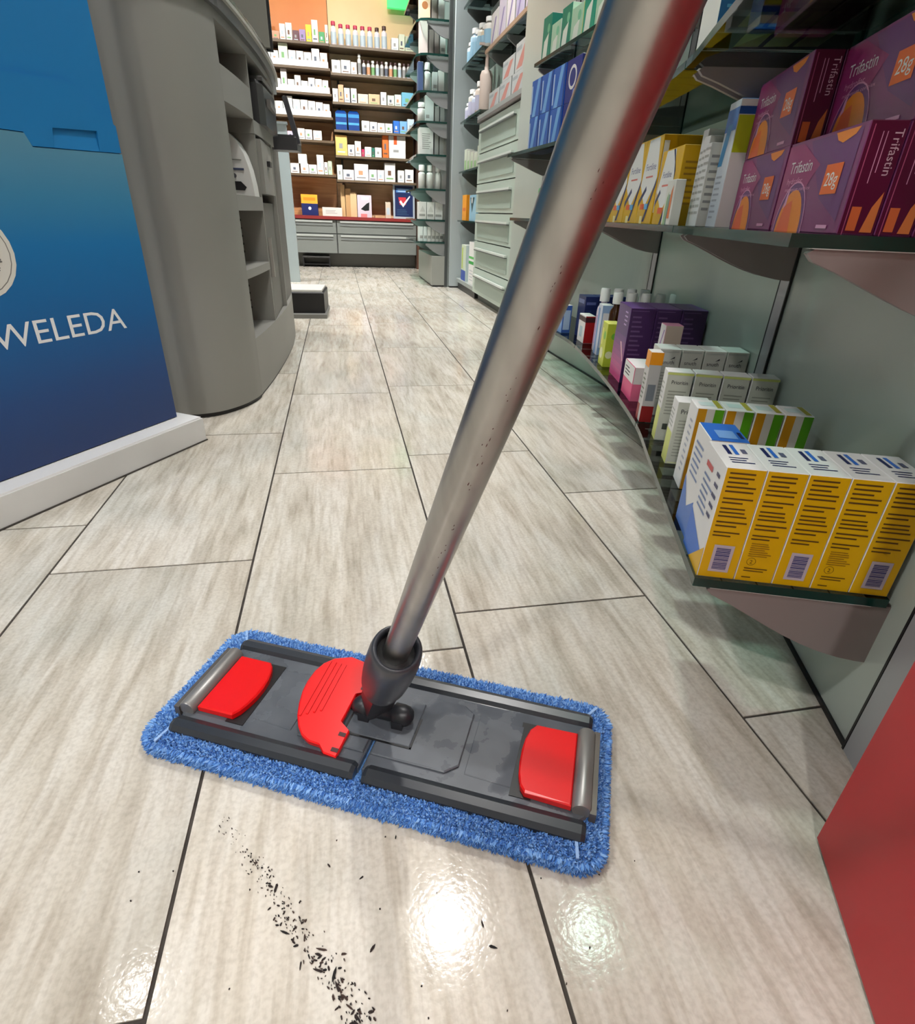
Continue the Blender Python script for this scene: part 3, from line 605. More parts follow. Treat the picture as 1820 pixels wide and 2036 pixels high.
    B = MB(); B.box((-0.13, -0.052, 0.064), (0.070, -0.0501, 0.069), mat((70, 80, 110), 0.4)); B.box((-0.13, -0.052, 0.088), (0.066, -0.0501, 0.090), GREY); B.build('slit', r)
    B = MB(); B.prism([(-0.05, 0.014), (0.066, 0.014), (0.072, 0.022), (0.058, 0.036), (-0.05, 0.036)], 0, 0.002, BLACK, Matrix.Translation((0, -0.0501, 0)) @ Matrix(((1, 0, 0, 0), (0, 0, -1, 0), (0, 1, 0, 0), (0, 0, 0, 1)))); B.build('paper_mouth', r)
    B = MB(); B.lathe([(0.006, 0), (0.006, 0.002)], mat((90, 92, 95), 0.4), 14, Matrix.Translation((0.042, -0.0501, 0.050)) @ Matrix.Rotation(math.pi/2, 4, 'X')); B.build('button', r)
    # dark things in the lower compartments
    r = empty('waste_bag', (-0.36, 1.86, 0.168)); tag(r, 'dark crumpled bag in the lowest compartment of the grey counter', 'bag')
    rg = random.Random(4); B = MB(); sg, rgn = 14, 7; v = []; f = []
    for j in range(rgn+1):
        for i in range(sg):
            a = i*2*math.pi/sg; rad = (0.085*(1-0.35*(j/rgn)**2))*(0.85+0.3*rg.random()) if j < rgn else 0.02; v.append((rad*math.cos(a), rad*1.2*math.sin(a), 0.115*j/rgn))
    for j in range(rgn):
        for i in range(sg): f.append((j*sg+i, j*sg+(i+1) % sg, (j+1)*sg+(i+1) % sg, (j+1)*sg+i))
    B.add(v, f, mat((70, 70, 70), 0.3), True); B.add(v[-sg:], [tuple(range(sg))], mat((70, 70, 70), 0.3)); B.build('sack', r); B = MB(); B.lathe([(0.012, 0), (0.022, 0.02), (0.005, 0.03)], mat((150, 150, 148), 0.4), 10); B.build('knot', r, (0, 0, 0.112))
    r = empty('pen_cup', (-0.34, 1.84, 0.352)); tag(r, 'dark cup with a black device beside it on the middle counter board', 'cup')
    B = MB(); B.lathe([(0.030, 0), (0.033, 0.002), (0.036, 0.075), (0.033, 0.075), (0.030, 0.006)], mat((84, 82, 78), 0.4), 20); B.build('cup', r)
    B = MB(); B.box((-0.03, -0.075, 0.05), (0.03, -0.045, 0.135), BLACK); B.box((-0.035, -0.08, 0), (0.035, -0.04, 0.05), BLACK); B.build('device', r)
    B = MB(); B.lathe([(0.004, 0), (0.004, 0.11), (0.001, 0.118)], mat((200, 200, 196), 0.4), 8, Matrix.Rotation(0.15, 4, 'X')); B.build('pen', r, (0.008, 0.0, 0.006))
    # black card terminal / printer clamped in the far bay
    r = empty('receipt_printer', (-0.235, 2.33, 0.735)); tag(r, 'black receipt printer on the counter board under the worktop', 'printer')
    B = MB(); B.prism([(-0.12, -0.16), (0.02, -0.16), (0.035, -0.12), (0.045, 0.15), (-0.12, 0.15)], 0.0, 0.115, mat((38, 38, 40), 0.35), bev=0.012); B.build('housing', r)
    B = MB(); B.prism([(-0.02, -0.12), (0.035, -0.12), (0.045, 0.12), (-0.02, 0.12)], 0.115, 0.128, mat((72, 70, 68), 0.4), bev=0.004); B.build('paper_lid', r)
    B = MB(); B.box((0.038, -0.08, 0.055), (0.05, 0.11, 0.075), mat((104, 100, 96), 0.4)); B.build('front_strip', r)
    r = empty('cash_handset', (-0.165, 2.62, 0.70)); tag(r, 'dark grey handset hanging off the far end of the grey counter', 'handset')
    B = MB(); B.prism([(-0.05, -0.05), (0.035, -0.05), (0.045, 0.05), (-0.05, 0.05)], 0.0, 0.05, mat((52, 52, 54), 0.4), bev=0.01); B.build('cradle', r)
    B = MB(); Mh = Matrix.Translation((0.03, 0, 0.02)) @ Matrix.Rotation(math.radians(-14), 4, 'Y'); B.box((0, -0.035, 0), (0.018, 0.035, 0.15), mat((62, 62, 68), 0.4), Mh); B.build('receiver', r)
    B = MB(); B.box((-0.07, -0.04, -0.0), (-0.05, 0.04, 0.035), mat((100, 100, 98), 0.4)); B.build('wall_clip', r)
    # monitor on the worktop
    r = empty('counter_monitor', (-0.33, 2.72, 0.952)); tag(r, 'flat monitor seen from behind standing on the grey counter', 'monitor')
    B = MB(); B.box((-0.12, -0.015, 0.075), (0.125, 0.012, 0.30), mat((128, 126, 116), 0.5)); B.build('rear_shell', r)
    B = MB(); B.box((-0.128, 0.012, 0.068), (0.135, 0.020, 0.308), BLACK); B.build('bezel', r)
    B = MB(); B.box((-0.02, 0.0, 0.0), (0.02, 0.012, 0.09), BLACK); B.box((-0.07, -0.05, 0), (0.07, 0.06, 0.008), BLACK); B.build('stand', r)
    # glass leaf stand on the worktop
    r = empty('leaflet_holder', (-0.36, 2.18, 0.952), 0.1); tag(r, 'leaflet holder with pale cards on the grey counter top', 'holder')
    B = MB(); B.box((-0.08, -0.002, 0), (0.08, 0.002, 0.16), mat((172, 178, 150), 0.3)); B.build('cards', r); B = MB(); B.box((-0.09, -0.03, 0), (0.09, 0.03, 0.006), mat((120, 130, 120), 0.2)); B.box((-0.09, 0.004, 0.006), (0.09, 0.007, 0.13), mat((60, 80, 70), 0.2)); B.build('holder', r)
counter()
def far_left():
    r = empty('end_panel', (-0.335, 4.86, 0)); tag(r, 'pale blue grey upright end panel behind the grey counter', 'panel')
    pm = mat((158, 170, 172), 0.35, name='pale_blue_grey')
    B = MB(); B.box((-0.42, -0.02, 0.0), (0.028, 0.02, 1.02), pm); B.build('board', r); B = MB(); B.box((-0.42, -0.03, 1.02), (0.035, 0.03, 1.035), mat((120, 128, 128), 0.3)); B.build('cap_rail', r)
    r = empty('floor_scale', (-0.13, 3.35, 0)); tag(r, 'low black device with a white top on the floor past the counter', 'device')
    B = MB(); B.prism([(-0.20, -0.15), (0.04, -0.15), (0.055, 0.12), (-0.20, 0.12)], 0.02, 0.125, BLACK, bev=0.006); B.build('body', r)
    B = MB(); B.prism([(-0.20, -0.145), (0.03, -0.145), (0.045, 0.115), (-0.20, 0.115)], 0.125, 0.134, mat((226, 226, 222), 0.35)); B.build('top', r)
    B = MB(); B.prism([(-0.20, -0.20), (0.05, -0.20), (0.06, 0.15), (-0.20, 0.15)], 0.0, 0.02, mat((120, 120, 116), 0.4)); B.build('foot', r)
far_left()

# ------------------------------------------------------------------ products on the curved shelves
def place(name, label, cat, group, s0, d0, z, W, T, H, cols, prints=None):
    s = s0+W/2
    return carton(name, label, cat, group, wp(s, d0-T/2, z), wang(s), (T, W, H), cols, prints)
YEL = mat((226, 178, 8), 0.4, name='yellow_card'); BLU = mat((44, 112, 208), 0.4); NAVY = mat((24, 36, 92), 0.4); BROWNINK = mat((92, 62, 6), 0.6); LAV = mat((196, 186, 196), 0.5); BARC = mat((62, 66, 120), 0.5)
ZL, ZU, Z3, Z4 = 0.18, 0.505, 0.712, 0.985
ORD = ['outermost', 'second', 'third', 'fourth', 'fifth']
def near_products():
    # five yellow cartons, one behind the other
    T, W, H = 0.0370, 0.072, 0.125
    txt = [('lines', 0.004, 0.098, 0.034, 0.122, 5, BROWNINK), ('lines', 0.004, 0.086, 0.033, 0.095, 2, BROWNINK), ('lines', 0.004, 0.071, 0.033, 0.084, 3, BROWNINK), ('lines', 0.004, 0.060, 0.034, 0.069, 2, BROWNINK), ('lines', 0.004, 0.049, 0.030, 0.057, 2, BROWNINK)]
    top = [('lines', 0.008, 0.012, 0.030, 0.030, 3, NAVY), ('r', 0.010, 0.036, 0.014, 0.062, NAVY), ('r', 0.017, 0.036, 0.021, 0.064, BLU), ('r', 0.025, 0.040, 0.030, 0.052, mat((90, 94, 120), 0.5))]
    front = [('p', [(0, 0), (0.072, 0), (0.072, 0.020), (0, 0.048)], BLU), ('p', [(0.03, 0), (0.072, 0), (0.072, 0.035)], YEL), ('lines', 0.012, 0.055, 0.05, 0.098, 6, mat((110, 130, 170), 0.5)), ('r', 0.012, 0.103, 0.036, 0.109, mat((206, 90, 90), 0.5)), ('lines', 0.05, 0.06, 0.066, 0.115, 5, NAVY)]
    pa = {'side': txt+[('r', 0.009, 0.008, 0.029, 0.040, LAV), ('bars', 0.012, 0.011, 0.026, 0.037, BARC)], 'top': top, 'front': front}
    pb = {'side': txt+[('lines', 0.006, 0.030, 0.028, 0.047, 7, mat((150, 108, 8), 0.6)), ('ring', 0.011, 0.0245, 0.0045, 0.0041, BROWNINK), ('t', '2', 0.0095, 0.0222, 0.006, BROWNINK), ('lines', 0.006, 0.012, 0.030, 0.018, 2, BROWNINK), ('r', 0.006, 0.005, 0.015, 0.0062, BROWNINK)], 'top': top, 'front': front}
    for k in range(5):
        place('medicine_carton', 'yellow and white carton at the near shelf end, %s of five from the glass edge' % ORD[k], 'box', 'yellow cartons', 0.055, 0.193-k*0.0374, ZL, W, T, H, (WHITE, YEL, WHITE), pa if k % 2 == 0 else pb)
    place('medicine_carton', 'white carton with a bright blue top behind the outermost yellow carton', 'box', None, 0.131, 0.190, ZL, 0.060, 0.040, 0.125, (WHITE, WHITE, BLU), {'front': [('p', [(0, 0), (0.06, 0), (0.06, 0.05), (0.03, 0.03), (0, 0.06)], mat((70, 120, 200), 0.4)), ('lines', 0.01, 0.065, 0.05, 0.11, 6, mat((120, 140, 180), 0.5))], 'top': [('r', 0.010, 0.008, 0.030, 0.034, mat((120, 170, 230), 0.4)), ('r', 0.033, 0.01, 0.037, 0.03, NAVY)]})
    # striped orange / white / green row
    T, W, H = 0.0350, 0.042, 0.117; ORG = mat((200, 142, 22), 0.4); GRN = mat((84, 158, 26), 0.4); LG = mat((206, 204, 198), 0.5)
    ps = {'side': [('r', 0.0015, 0, 0.0125, H-0.001, ORG), ('r', 0.0125, 0, 0.0225, H-0.001, LG), ('r', 0.0225, 0, T-0.001, H-0.001, GRN)], 'top': [('r', 0.006, 0.012, 0.024, 0.03, mat((206, 224, 222), 0.5)), ('r', 0.026, 0.004, T-0.002, W-0.002, mat((178, 170, 60), 0.5))], 'front': [('lines', 0.02, 0.02, 0.036, 0.10, 9, mat((170, 176, 190), 0.5))]}
    for k in range(4): place('medicine_carton', 'carton striped orange, white and green, %s of four counting from the shelf edge' % ORD[k], 'box', 'striped cartons', 0.277, 0.172-k*0.0362, ZL, W, T, H, (WHITE, WHITE, WHITE), ps)
    # white and pale green cartons
    PG = mat((214, 222, 128), 0.45); CRM = mat((206, 208, 196), 0.5); GT = mat((126, 130, 118), 0.6)
    pc = {'front': [('r', 0, 0, 0.034, 0.05, PG), ('lines', 0.004, 0.055, 0.03, 0.085, 5, mat((180, 182, 176), 0.5))], 'side': [('r', 0.002, 0.001, 0.046, 0.004, mat((226, 230, 190), 0.5)), ('t', 'Prioritin', 0.006, 0.080, 0.010, INK, 0, 0.03), ('lines', 0.006, 0.012, 0.04, 0.072, 12, mat((168, 170, 158), 0.5))]}
    place('medicine_carton', 'small white carton with a pale green foot, alone beside the striped cartons', 'box', None, 0.368, 0.176, ZL, 0.034, 0.048, 0.098, (WHITE, CRM, WHITE), pc)
    pd = {'front': [('r', 0, 0, 0.03, 0.055, PG), ('lines', 0.004, 0.06, 0.026, 0.10, 5, mat((180, 182, 176), 0.5))], 'side': [('r', 0, 0.112, 0.041, 0.1155, PG), ('t', 'Prioritin', 0.008, 0.097, 0.009, INK, 0, 0.026), ('lines', 0.006, 0.045, 0.036, 0.088, 8, mat((160, 162, 150), 0.5)), ('r', 0.008, 0.02, 0.016, 0.03, mat((60, 66, 60), 0.5))]}
    for k in range(4): place('medicine_carton', 'white and pale green carton, %s of its row from the shelf edge' % ORD[k], 'box', 'white and green cartons', 0.475, 0.178-k*0.0435, ZL, 0.03, 0.0405, 0.117, (WHITE, CRM, WHITE), pd)
    pe = {'side': [('t', 'snuth', 0.006, 0.098, 0.010, mat((70, 66, 70), 0.6), 0, 0.022), ('p', [(0.020, 0.106), (0.028, 0.109), (0.028, 0.112)], INK), ('lines', 0.005, 0.03, 0.028, 0.085, 10, mat((176, 176, 168), 0.5)), ('r', 0.001, 0.119, 0.034, 0.122, mat((196, 198, 192), 0.5))]}
    for k in range(4): place('medicine_carton', 'plain off-white carton with dark logo near its top, %s of four behind the green ones' % ORD[k], 'box', 'off-white cartons', 0.632, 0.163-k*0.0405, ZL, 0.05, 0.0385, 0.125, (OFFW, OFFW, WHITE), pe)
    place('medicine_carton', 'narrow grey and white carton with orange head and red foot at the shelf edge', 'box', None, 0.583, 0.190, ZL, 0.03, 0.022, 0.127, (mat((206, 204, 202), 0.5), mat((190, 188, 188), 0.4), WHITE), {'front': [('r', 0, 0.10, 0.03, 0.127, mat((246, 158, 24), 0.4)), ('r', 0.0, 0, 0.016, 0.03, mat((150, 34, 44), 0.4)), ('lines', 0.006, 0.04, 0.026, 0.09, 6, GT)], 'side': [('r', 0, 0.105, 0.022, 0.127, mat((246, 158, 24), 0.4)), ('r', 0.004, 0.04, 0.018, 0.07, mat((120, 126, 136), 0.4)), ('r', 0.0, 0, 0.022, 0.03, mat((140, 26, 26), 0.4))]})
    PINK = mat((226, 74, 132), 0.4); LPK = mat((240, 160, 196), 0.4)
    place('medicine_carton', 'low pink carton with a white upper half at the shelf edge', 'box', None, 0.718, 0.182, ZL, 0.085, 0.045, 0.070, (PINK, mat((220, 104, 140), 0.4), WHITE), {'front': [('r', 0, 0.036, 0.085, 0.069, WHITE), ('lines', 0.01, 0.042, 0.06, 0.062, 3, INK)], 'side': [('r', 0.001, 0.036, 0.044, 0.069, mat((214, 206, 206), 0.5))]})
    place('medicine_carton', 'tall slim pink and white carton standing behind the low pink one', 'box', None, 0.740, 0.130, ZL, 0.035, 0.034, 0.150, (LPK, mat((210, 190, 176), 0.5), LPK), {'front': [('p', [(0, 0.08), (0.035, 0.05), (0.035, 0.149), (0, 0.149)], WHITE), ('p', [(0.004, 0.09), (0.010, 0.09), (0.030, 0.14), (0.024, 0.14)], mat((170, 130, 190), 0.4)), ('p', [(0, 0.06), (0.035, 0.03), (0.035, 0.08), (0, 0.10)], PINK)]})
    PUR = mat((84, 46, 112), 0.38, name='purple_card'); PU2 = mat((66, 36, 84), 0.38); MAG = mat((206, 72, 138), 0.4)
    gr = [('r', 0, i*0.0125, 0.105, (i+1)*0.0125, mat((int(216-i*16), int(74-i*2), int(140-i*2)), 0.4)) for i in range(8)]
    pp = {'front': gr+[('p', [(0.06, 0.085), (0.07, 0.085), (0.10, 0.05), (0.097, 0.046)], mat((236, 190, 200), 0.4)), ('lines', 0.065, 0.12, 0.098, 0.155, 4, mat((190, 160, 210), 0.4))], 'side': [('lines', 0.006, 0.06, 0.036, 0.15, 9, mat((102, 74, 120), 0.5)), ('r', 0.003, 0.157, 0.040, 0.158, mat((120, 90, 140), 0.5))]}
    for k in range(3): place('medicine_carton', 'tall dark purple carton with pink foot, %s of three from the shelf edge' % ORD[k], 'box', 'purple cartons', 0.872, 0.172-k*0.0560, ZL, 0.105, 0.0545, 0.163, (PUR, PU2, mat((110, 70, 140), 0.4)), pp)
    place('medicine_carton', 'lime green and yellow carton between the purple cartons and the bottles', 'box', None, 1.025, 0.180, ZL, 0.05, 0.032, 0.105, (mat((202, 214, 70), 0.4), mat((190, 206, 60), 0.4), mat((226, 230, 120), 0.4)), {'front': [('c', 0.02, 0.03, 0.014, mat((236, 240, 190), 0.4)), ('c', 0.034, 0.075, 0.010, mat((120, 190, 60), 0.4)), ('r', 0.006, 0.05, 0.018, 0.09, mat((236, 236, 120), 0.4))], 'side': [('c', 0.012, 0.03, 0.009, mat((236, 240, 190), 0.4)), ('c', 0.02, 0.075, 0.008, mat((120, 190, 60), 0.4))]})
    AMB = mat((62, 34, 14), 0.12, name='amber_glass'); LBL = mat((226, 226, 230), 0.5); BLB = mat((110, 150, 206), 0.4)
    for k in range(5):
        q = wp(1.115, 0.142-k*0.036, ZL); bottle('cough_bottle', 'amber bottle with white screw cap, %s of its row behind the lime carton' % ORD[k], 'bottle', 'amber bottles', q, 0.0165, 0.168, AMB, WHITE, LBL)
    place('medicine_carton', 'white and pale blue slim carton beside the amber bottles', 'box', None, 1.165, 0.165, ZL, 0.04, 0.03, 0.130, (mat((206, 214, 230), 0.4), mat((150, 180, 220), 0.4), WHITE), {'front': [('r', 0.005, 0.0, 0.02, 0.12, BLB)], 'side': [('r', 0.004, 0.02, 0.02, 0.11, LBL)]})
    for k in range(4):
        q = wp(1.235, 0.145-k*0.036, ZL); bottle('cough_bottle', 'white bottle with lilac foot, %s of its row next to the pale blue carton' % ORD[k], 'bottle', 'white bottles', q, 0.0165, 0.165, mat((216, 206, 222), 0.4), WHITE, mat((190, 160, 200), 0.4), caph=0.2, capr=0.8)
    RED = mat((168, 20, 22), 0.4)
    place('medicine_carton', 'small red carton with white label leaning out near the far shelf end', 'box', None, 1.335, 0.168, ZL, 0.065, 0.030, 0.078, (WHITE, RED, WHITE), {'front': [('r', 0.0, 0.060, 0.065, 0.074, mat((60, 20, 24), 0.4)), ('r', 0.018, 0.015, 0.045, 0.045, mat((180, 206, 214), 0.4))], 'side': [('r', 0.0, 0.06, 0.03, 0.074, mat((60, 20, 24), 0.4))]})
    pn = {'front': [('r', 0.006, 0.10, 0.05, 0.112, mat((110, 120, 170), 0.4)), ('c', 0.03, 0.04, 0.012, mat((40, 60, 130), 0.4))], 'side': [('r', 0.004, 0.098, 0.034, 0.106, mat((90, 100, 160), 0.4)), ('lines', 0.004, 0.03, 0.03, 0.085, 6, mat((46, 60, 124), 0.4))]}
    for k in range(3): place('medicine_carton', 'navy blue carton behind the small red one, %s from the shelf edge' % ORD[k], 'box', 'navy cartons', 1.43, 0.148-k*0.044, ZL, 0.06, 0.042, 0.122, (NAVY, NAVY, mat((40, 54, 110), 0.4)), pn)
    place('medicine_carton', 'pale blue and white carton next to the mop pole on the low shelf', 'box', None, 1.52, 0.185, ZL, 0.10, 0.030, 0.085, (mat((120, 160, 214), 0.4), mat((60, 100, 180), 0.4), WHITE), {'front': [('p', [(0.02, 0), (0.06, 0), (0.09, 0.08), (0.05, 0.08)], mat((52, 92, 176), 0.4))], 'side': [('r', 0.004, 0.01, 0.026, 0.07, mat((170, 196, 226), 0.4))]})

    # --- second shelf: purple and orange cartons in two layers
    TW, TT, TH = 0.185, 0.0305, 0.086
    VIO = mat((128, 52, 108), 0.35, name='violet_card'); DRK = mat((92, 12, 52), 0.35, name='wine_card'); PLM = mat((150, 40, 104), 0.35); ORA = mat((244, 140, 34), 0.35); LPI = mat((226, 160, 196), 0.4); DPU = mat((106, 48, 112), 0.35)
    arc = [(0.052+0.036*math.cos(t), 0.0+0.040*math.sin(t)) for t in [i*math.pi/14 for i in range(15)]]; arc2 = [(0.052+0.044*math.cos(t), 0.048*math.sin(t)) for t in [i*math.pi/14 for i in range(15)]]; arc3 = [(0.052+0.0425*math.cos(t), 0.0465*math.sin(t)) for t in [i*math.pi/14 for i in range(15)]]
    tri = {'front': [('p', [(0.06, 0.083), (0.175, 0.083), (0.175, 0.010), (0.12, 0.03)], DPU), ('p', [(0, 0.005), (0.05, 0.02), (0.10, 0.06), (0.04, 0.083), (0, 0.083)], PLM), ('p', arc2, LPI), ('p', arc3, DPU), ('p', arc, ORA), ('p', [(0.12, 0.0835), (0.17, 0.0835), (0.163, 0.0785), (0.140, 0.074), (0.128, 0.077)], ORA), ('p', [(0.02, 0.0), (0.06, 0.0), (0.05, 0.03), (0.03, 0.025)], mat((238, 104, 60), 0.4)), ('p', [(0.026, 0.022), (0.033, 0.026), (0.035, 0.042), (0.029, 0.036)], LPI),
                    ('t', 'Trifastin', 0.018, 0.056, 0.016, WHITE, 0, 0.062), ('t', 'hydrofor', 0.018, 0.046, 0.008, LPI, 0, 0.045), ('t', 'magnesium complex', 0.018, 0.039, 0.005, LPI, 0, 0.072), ('r', 0.120, 0.033, 0.157, 0.058, mat((240, 110, 40), 0.4)), ('t', '28g', 0.124, 0.040, 0.016, WHITE, 0, 0.028), ('r', 0.135, 0.004, 0.160, 0.007, LPI)],
           'side': [('t', 'Trifastin', 0.021, 0.080, 0.010, mat((226, 190, 206), 0.4), -math.pi/2, 0.034), ('r', 0.0150, 0.048, 0.0157, 0.078, LPI), ('r', 0.0115, 0.040, 0.0122, 0.078, LPI), ('r', 0.006, 0.003, 0.014, 0.022, mat((226, 110, 60), 0.4)), ('p', [(0.018, 0.002), (0.028, 0.002), (0.028, 0.034), (0.022, 0.022)], mat((232, 130, 70), 0.4)), ('r', 0.0035, 0.0, 0.0043, 0.083, mat((190, 90, 130), 0.4))]}
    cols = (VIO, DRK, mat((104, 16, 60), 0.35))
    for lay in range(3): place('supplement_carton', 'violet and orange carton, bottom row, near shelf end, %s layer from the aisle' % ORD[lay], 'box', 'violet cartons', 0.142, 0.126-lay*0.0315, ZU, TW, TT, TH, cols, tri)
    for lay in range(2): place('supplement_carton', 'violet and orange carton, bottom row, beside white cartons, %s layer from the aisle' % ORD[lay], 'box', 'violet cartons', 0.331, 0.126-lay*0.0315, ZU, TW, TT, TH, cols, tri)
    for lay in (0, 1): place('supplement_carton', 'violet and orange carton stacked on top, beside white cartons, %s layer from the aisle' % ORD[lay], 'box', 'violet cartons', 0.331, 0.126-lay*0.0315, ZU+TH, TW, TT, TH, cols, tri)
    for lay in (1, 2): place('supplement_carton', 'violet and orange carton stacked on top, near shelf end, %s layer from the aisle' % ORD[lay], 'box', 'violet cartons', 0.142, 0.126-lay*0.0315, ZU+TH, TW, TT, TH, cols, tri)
    LIM = mat((190, 204, 30), 0.4)
    place('medicine_carton', 'tall white carton with blue head and lime side beyond the violet cartons', 'box', None, 0.524, 0.148, ZU, 0.05, 0.036, 0.158, (mat((214, 222, 230), 0.4), WHITE, BLU), {'front': [('r', 0, 0.122, 0.05, 0.149, mat((44, 112, 186), 0.4)), ('p', [(0, 0.08), (0.02, 0.08), (0.034, 0.13), (0.014, 0.13)], mat((60, 140, 190), 0.4)), ('lines', 0.008, 0.01, 0.04, 0.07, 8, mat((170, 176, 186), 0.5))], 'side': [('r', 0, 0.140, 0.034, 0.149, mat((20, 84, 160), 0.4)), ('r', 0.001, 0.095, 0.033, 0.139, LIM)]})
    gl = {'front': [('lines', 0.004, 0.015, 0.03, 0.11, 10, mat((176, 176, 172), 0.5))], 'side': [('lines', 0.004, 0.02, 0.02, 0.10, 8, mat((150, 150, 148), 0.5))]}
    for k in range(3): place('medicine_carton', 'slim white carton in the white cluster on the middle shelf, %s from the violet cartons' % ORD[k], 'box', 'slim white cartons', 0.582+k*0.030, 0.162-0.004*k, ZU, 0.026, 0.030, 0.112+0.012*k, (WHITE, OFFW, WHITE), gl)
    place('medicine_carton', 'white carton with green and orange figures in front of the slim white cartons', 'box', None, 0.625, 0.194, ZU, 0.050, 0.016, 0.066, (OFFW, mat((200, 204, 196), 0.5), WHITE), {'front': [('p', [(0.008, 0), (0.022, 0), (0.020, 0.05), (0.012, 0.04)], mat((140, 180, 130), 0.4)), ('p', [(0.03, 0.01), (0.044, 0.01), (0.042, 0.058), (0.034, 0.05)], mat((220, 120, 60), 0.4)), ('r', 0.024, 0, 0.03, 0.045, mat((90, 130, 120), 0.4))]})
    py = {'front': [('p', [(0.002, 0.055), (0.05, 0.02), (0.10, 0.06), (0.085, 0.118), (0.03, 0.118)], WHITE), ('p', [(0.0, 0.03), (0.03, 0.052), (0.022, 0.058), (0.0, 0.04)], NAVY), ('p', [(0.05, 0.0), (0.062, 0.0), (0.10, 0.055), (0.10, 0.068)], NAVY), ('p', [(0.07, 0.118), (0.08, 0.118), (0.10, 0.07), (0.10, 0.085)], NAVY), ('t', 'Fortiline', 0.025, 0.076, 0.014, mat((60, 60, 130), 0.4), 0, 0.056), ('r', 0.03, 0.062, 0.07, 0.065, mat((220, 120, 110), 0.4)), ('r', 0.028, 0.018, 0.062, 0.028, mat((232, 96, 40), 0.4))], 'side': [('lines', 0.006, 0.03, 0.03, 0.10, 8, mat((160, 116, 10), 0.5))], 'top': [('lines', 0.006, 0.02, 0.03, 0.06, 3, BROWNINK)]}
    place('supplement_carton', 'smaller yellow carton with white and navy front nearest the white cluster', 'box', None, 0.700, 0.172, ZU, 0.130, 0.05, 0.120, (YEL, mat((214, 164, 6), 0.4), mat((190, 142, 4), 0.4)), py)
    pz = {'front': [('p', [(0.0, 0.07), (0.05, 0.03), (0.112, 0.075), (0.09, 0.148), (0.02, 0.148)], WHITE), ('p', [(0.0, 0.03), (0.05, 0.060), (0.044, 0.068), (0.0, 0.042)], NAVY), ('p', [(0.05, 0.004), (0.064, 0.004), (0.112, 0.068), (0.112, 0.082)], NAVY), ('t', 'Fortiline', 0.022, 0.095, 0.017, mat((60, 60, 130), 0.4), 0, 0.07), ('r', 0.03, 0.082, 0.08, 0.085, mat((220, 120, 110), 0.4)), ('r', 0.02, 0.026, 0.05, 0.036, mat((232, 96, 40), 0.4)), ('r', 0.052, 0.026, 0.075, 0.036, mat((90, 170, 220), 0.4)), ('r', 0.03, 0.0, 0.05, 0.014, mat((246, 230, 170), 0.4))], 'side': [('r', 0.002, 0.02, 0.012, 0.14, WHITE), ('lines', 0.016, 0.03, 0.05, 0.12, 8, mat((160, 116, 10), 0.5))], 'top': [('t', 'Fortiline', 0.010, 0.05, 0.012, BROWNINK, 0, 0.05)]}
    for k in range(4): place('supplement_carton', 'large yellow carton with white and navy front, %s of four from the camera' % ['first', 'second', 'third', 'fourth'][k], 'box', 'large yellow cartons', 0.848+k*0.118, 0.172, ZU, 0.113, 0.085, 0.150, (YEL, mat((214, 164, 6), 0.4), mat((190, 142, 4), 0.4)), pz)
    for k in range(4):
        q = wp(1.88+0.07*(k % 2), 0.13-0.05*(k//2), ZU); bottle('mouthwash_bottle', 'green bottle with white cap, far end of middle shelf, %s row, %s one' % (('front', 'rear')[k//2], ('nearer', 'farther')[k % 2]), 'bottle', 'green bottles', q, 0.021, 0.135, mat((110, 200, 120), 0.25), WHITE, mat((196, 226, 190), 0.5), caph=0.2, capr=0.6)
    # --- third shelf
    pbx = {'front': [('p', [(0.02, 0), (0.05, 0), (0.085, 0.104), (0.06, 0.104)], mat((120, 180, 236), 0.4)), ('r', 0.09, 0, 0.097, 0.104, mat((10, 50, 120), 0.4)), ('r', 0.003, 0.01, 0.014, 0.09, mat((180, 206, 236), 0.4))], 'side': [('lines', 0.01, 0.02, 0.05, 0.09, 6, mat((40, 90, 190), 0.4))]}
    BB = mat((22, 98, 196), 0.35)
    for k in range(3):
        for r in range(2):
            place('toothpaste_carton', 'bright blue carton left of the mop pole, %s row, %s from the drawer cabinet' % (('lower', 'upper')[r], ('third', 'second', 'first')[k]), 'box', 'bright blue cartons', 1.76+k*0.102, 0.168, Z3+r*0.106, 0.098, 0.06, 0.105, (BB, mat((16, 60, 150), 0.4), mat((30, 90, 180), 0.4)), pbx)
    for r in range(2): place('toothpaste_carton', 'navy carton with white ring and pale figures behind the mop pole, %s row' % ('lower', 'upper')[r], 'box', 'navy ring cartons', 1.64, 0.168, Z3+r*0.106, 0.11, 0.06, 0.105, (mat((26, 44, 130), 0.4), NAVY, WHITE), {'front': [('ring', 0.05, 0.06, 0.03, 0.022, WHITE), ('r', 0.06, 0.0, 0.10, 0.03, mat((130, 150, 220), 0.4))]})
    place('medicine_carton', 'white and lime carton with teal blue side right of the mop pole', 'box', None, 0.600, 0.186, Z3, 0.085, 0.055, 0.115, (mat((226, 232, 226), 0.4), mat((8, 84, 136), 0.4), LIM), {'front': [('p', [(0, 0), (0.085, 0), (0.085, 0.018), (0, 0.034)], mat((196, 208, 60), 0.4))], 'side': [('r', 0, 0, 0.055, 0.016, mat((176, 198, 40), 0.4)), ('lines', 0.01, 0.03, 0.045, 0.10, 7, mat((70, 140, 180), 0.4)), ('r', 0.035, 0.085, 0.044, 0.094, mat((150, 190, 210), 0.4))]})
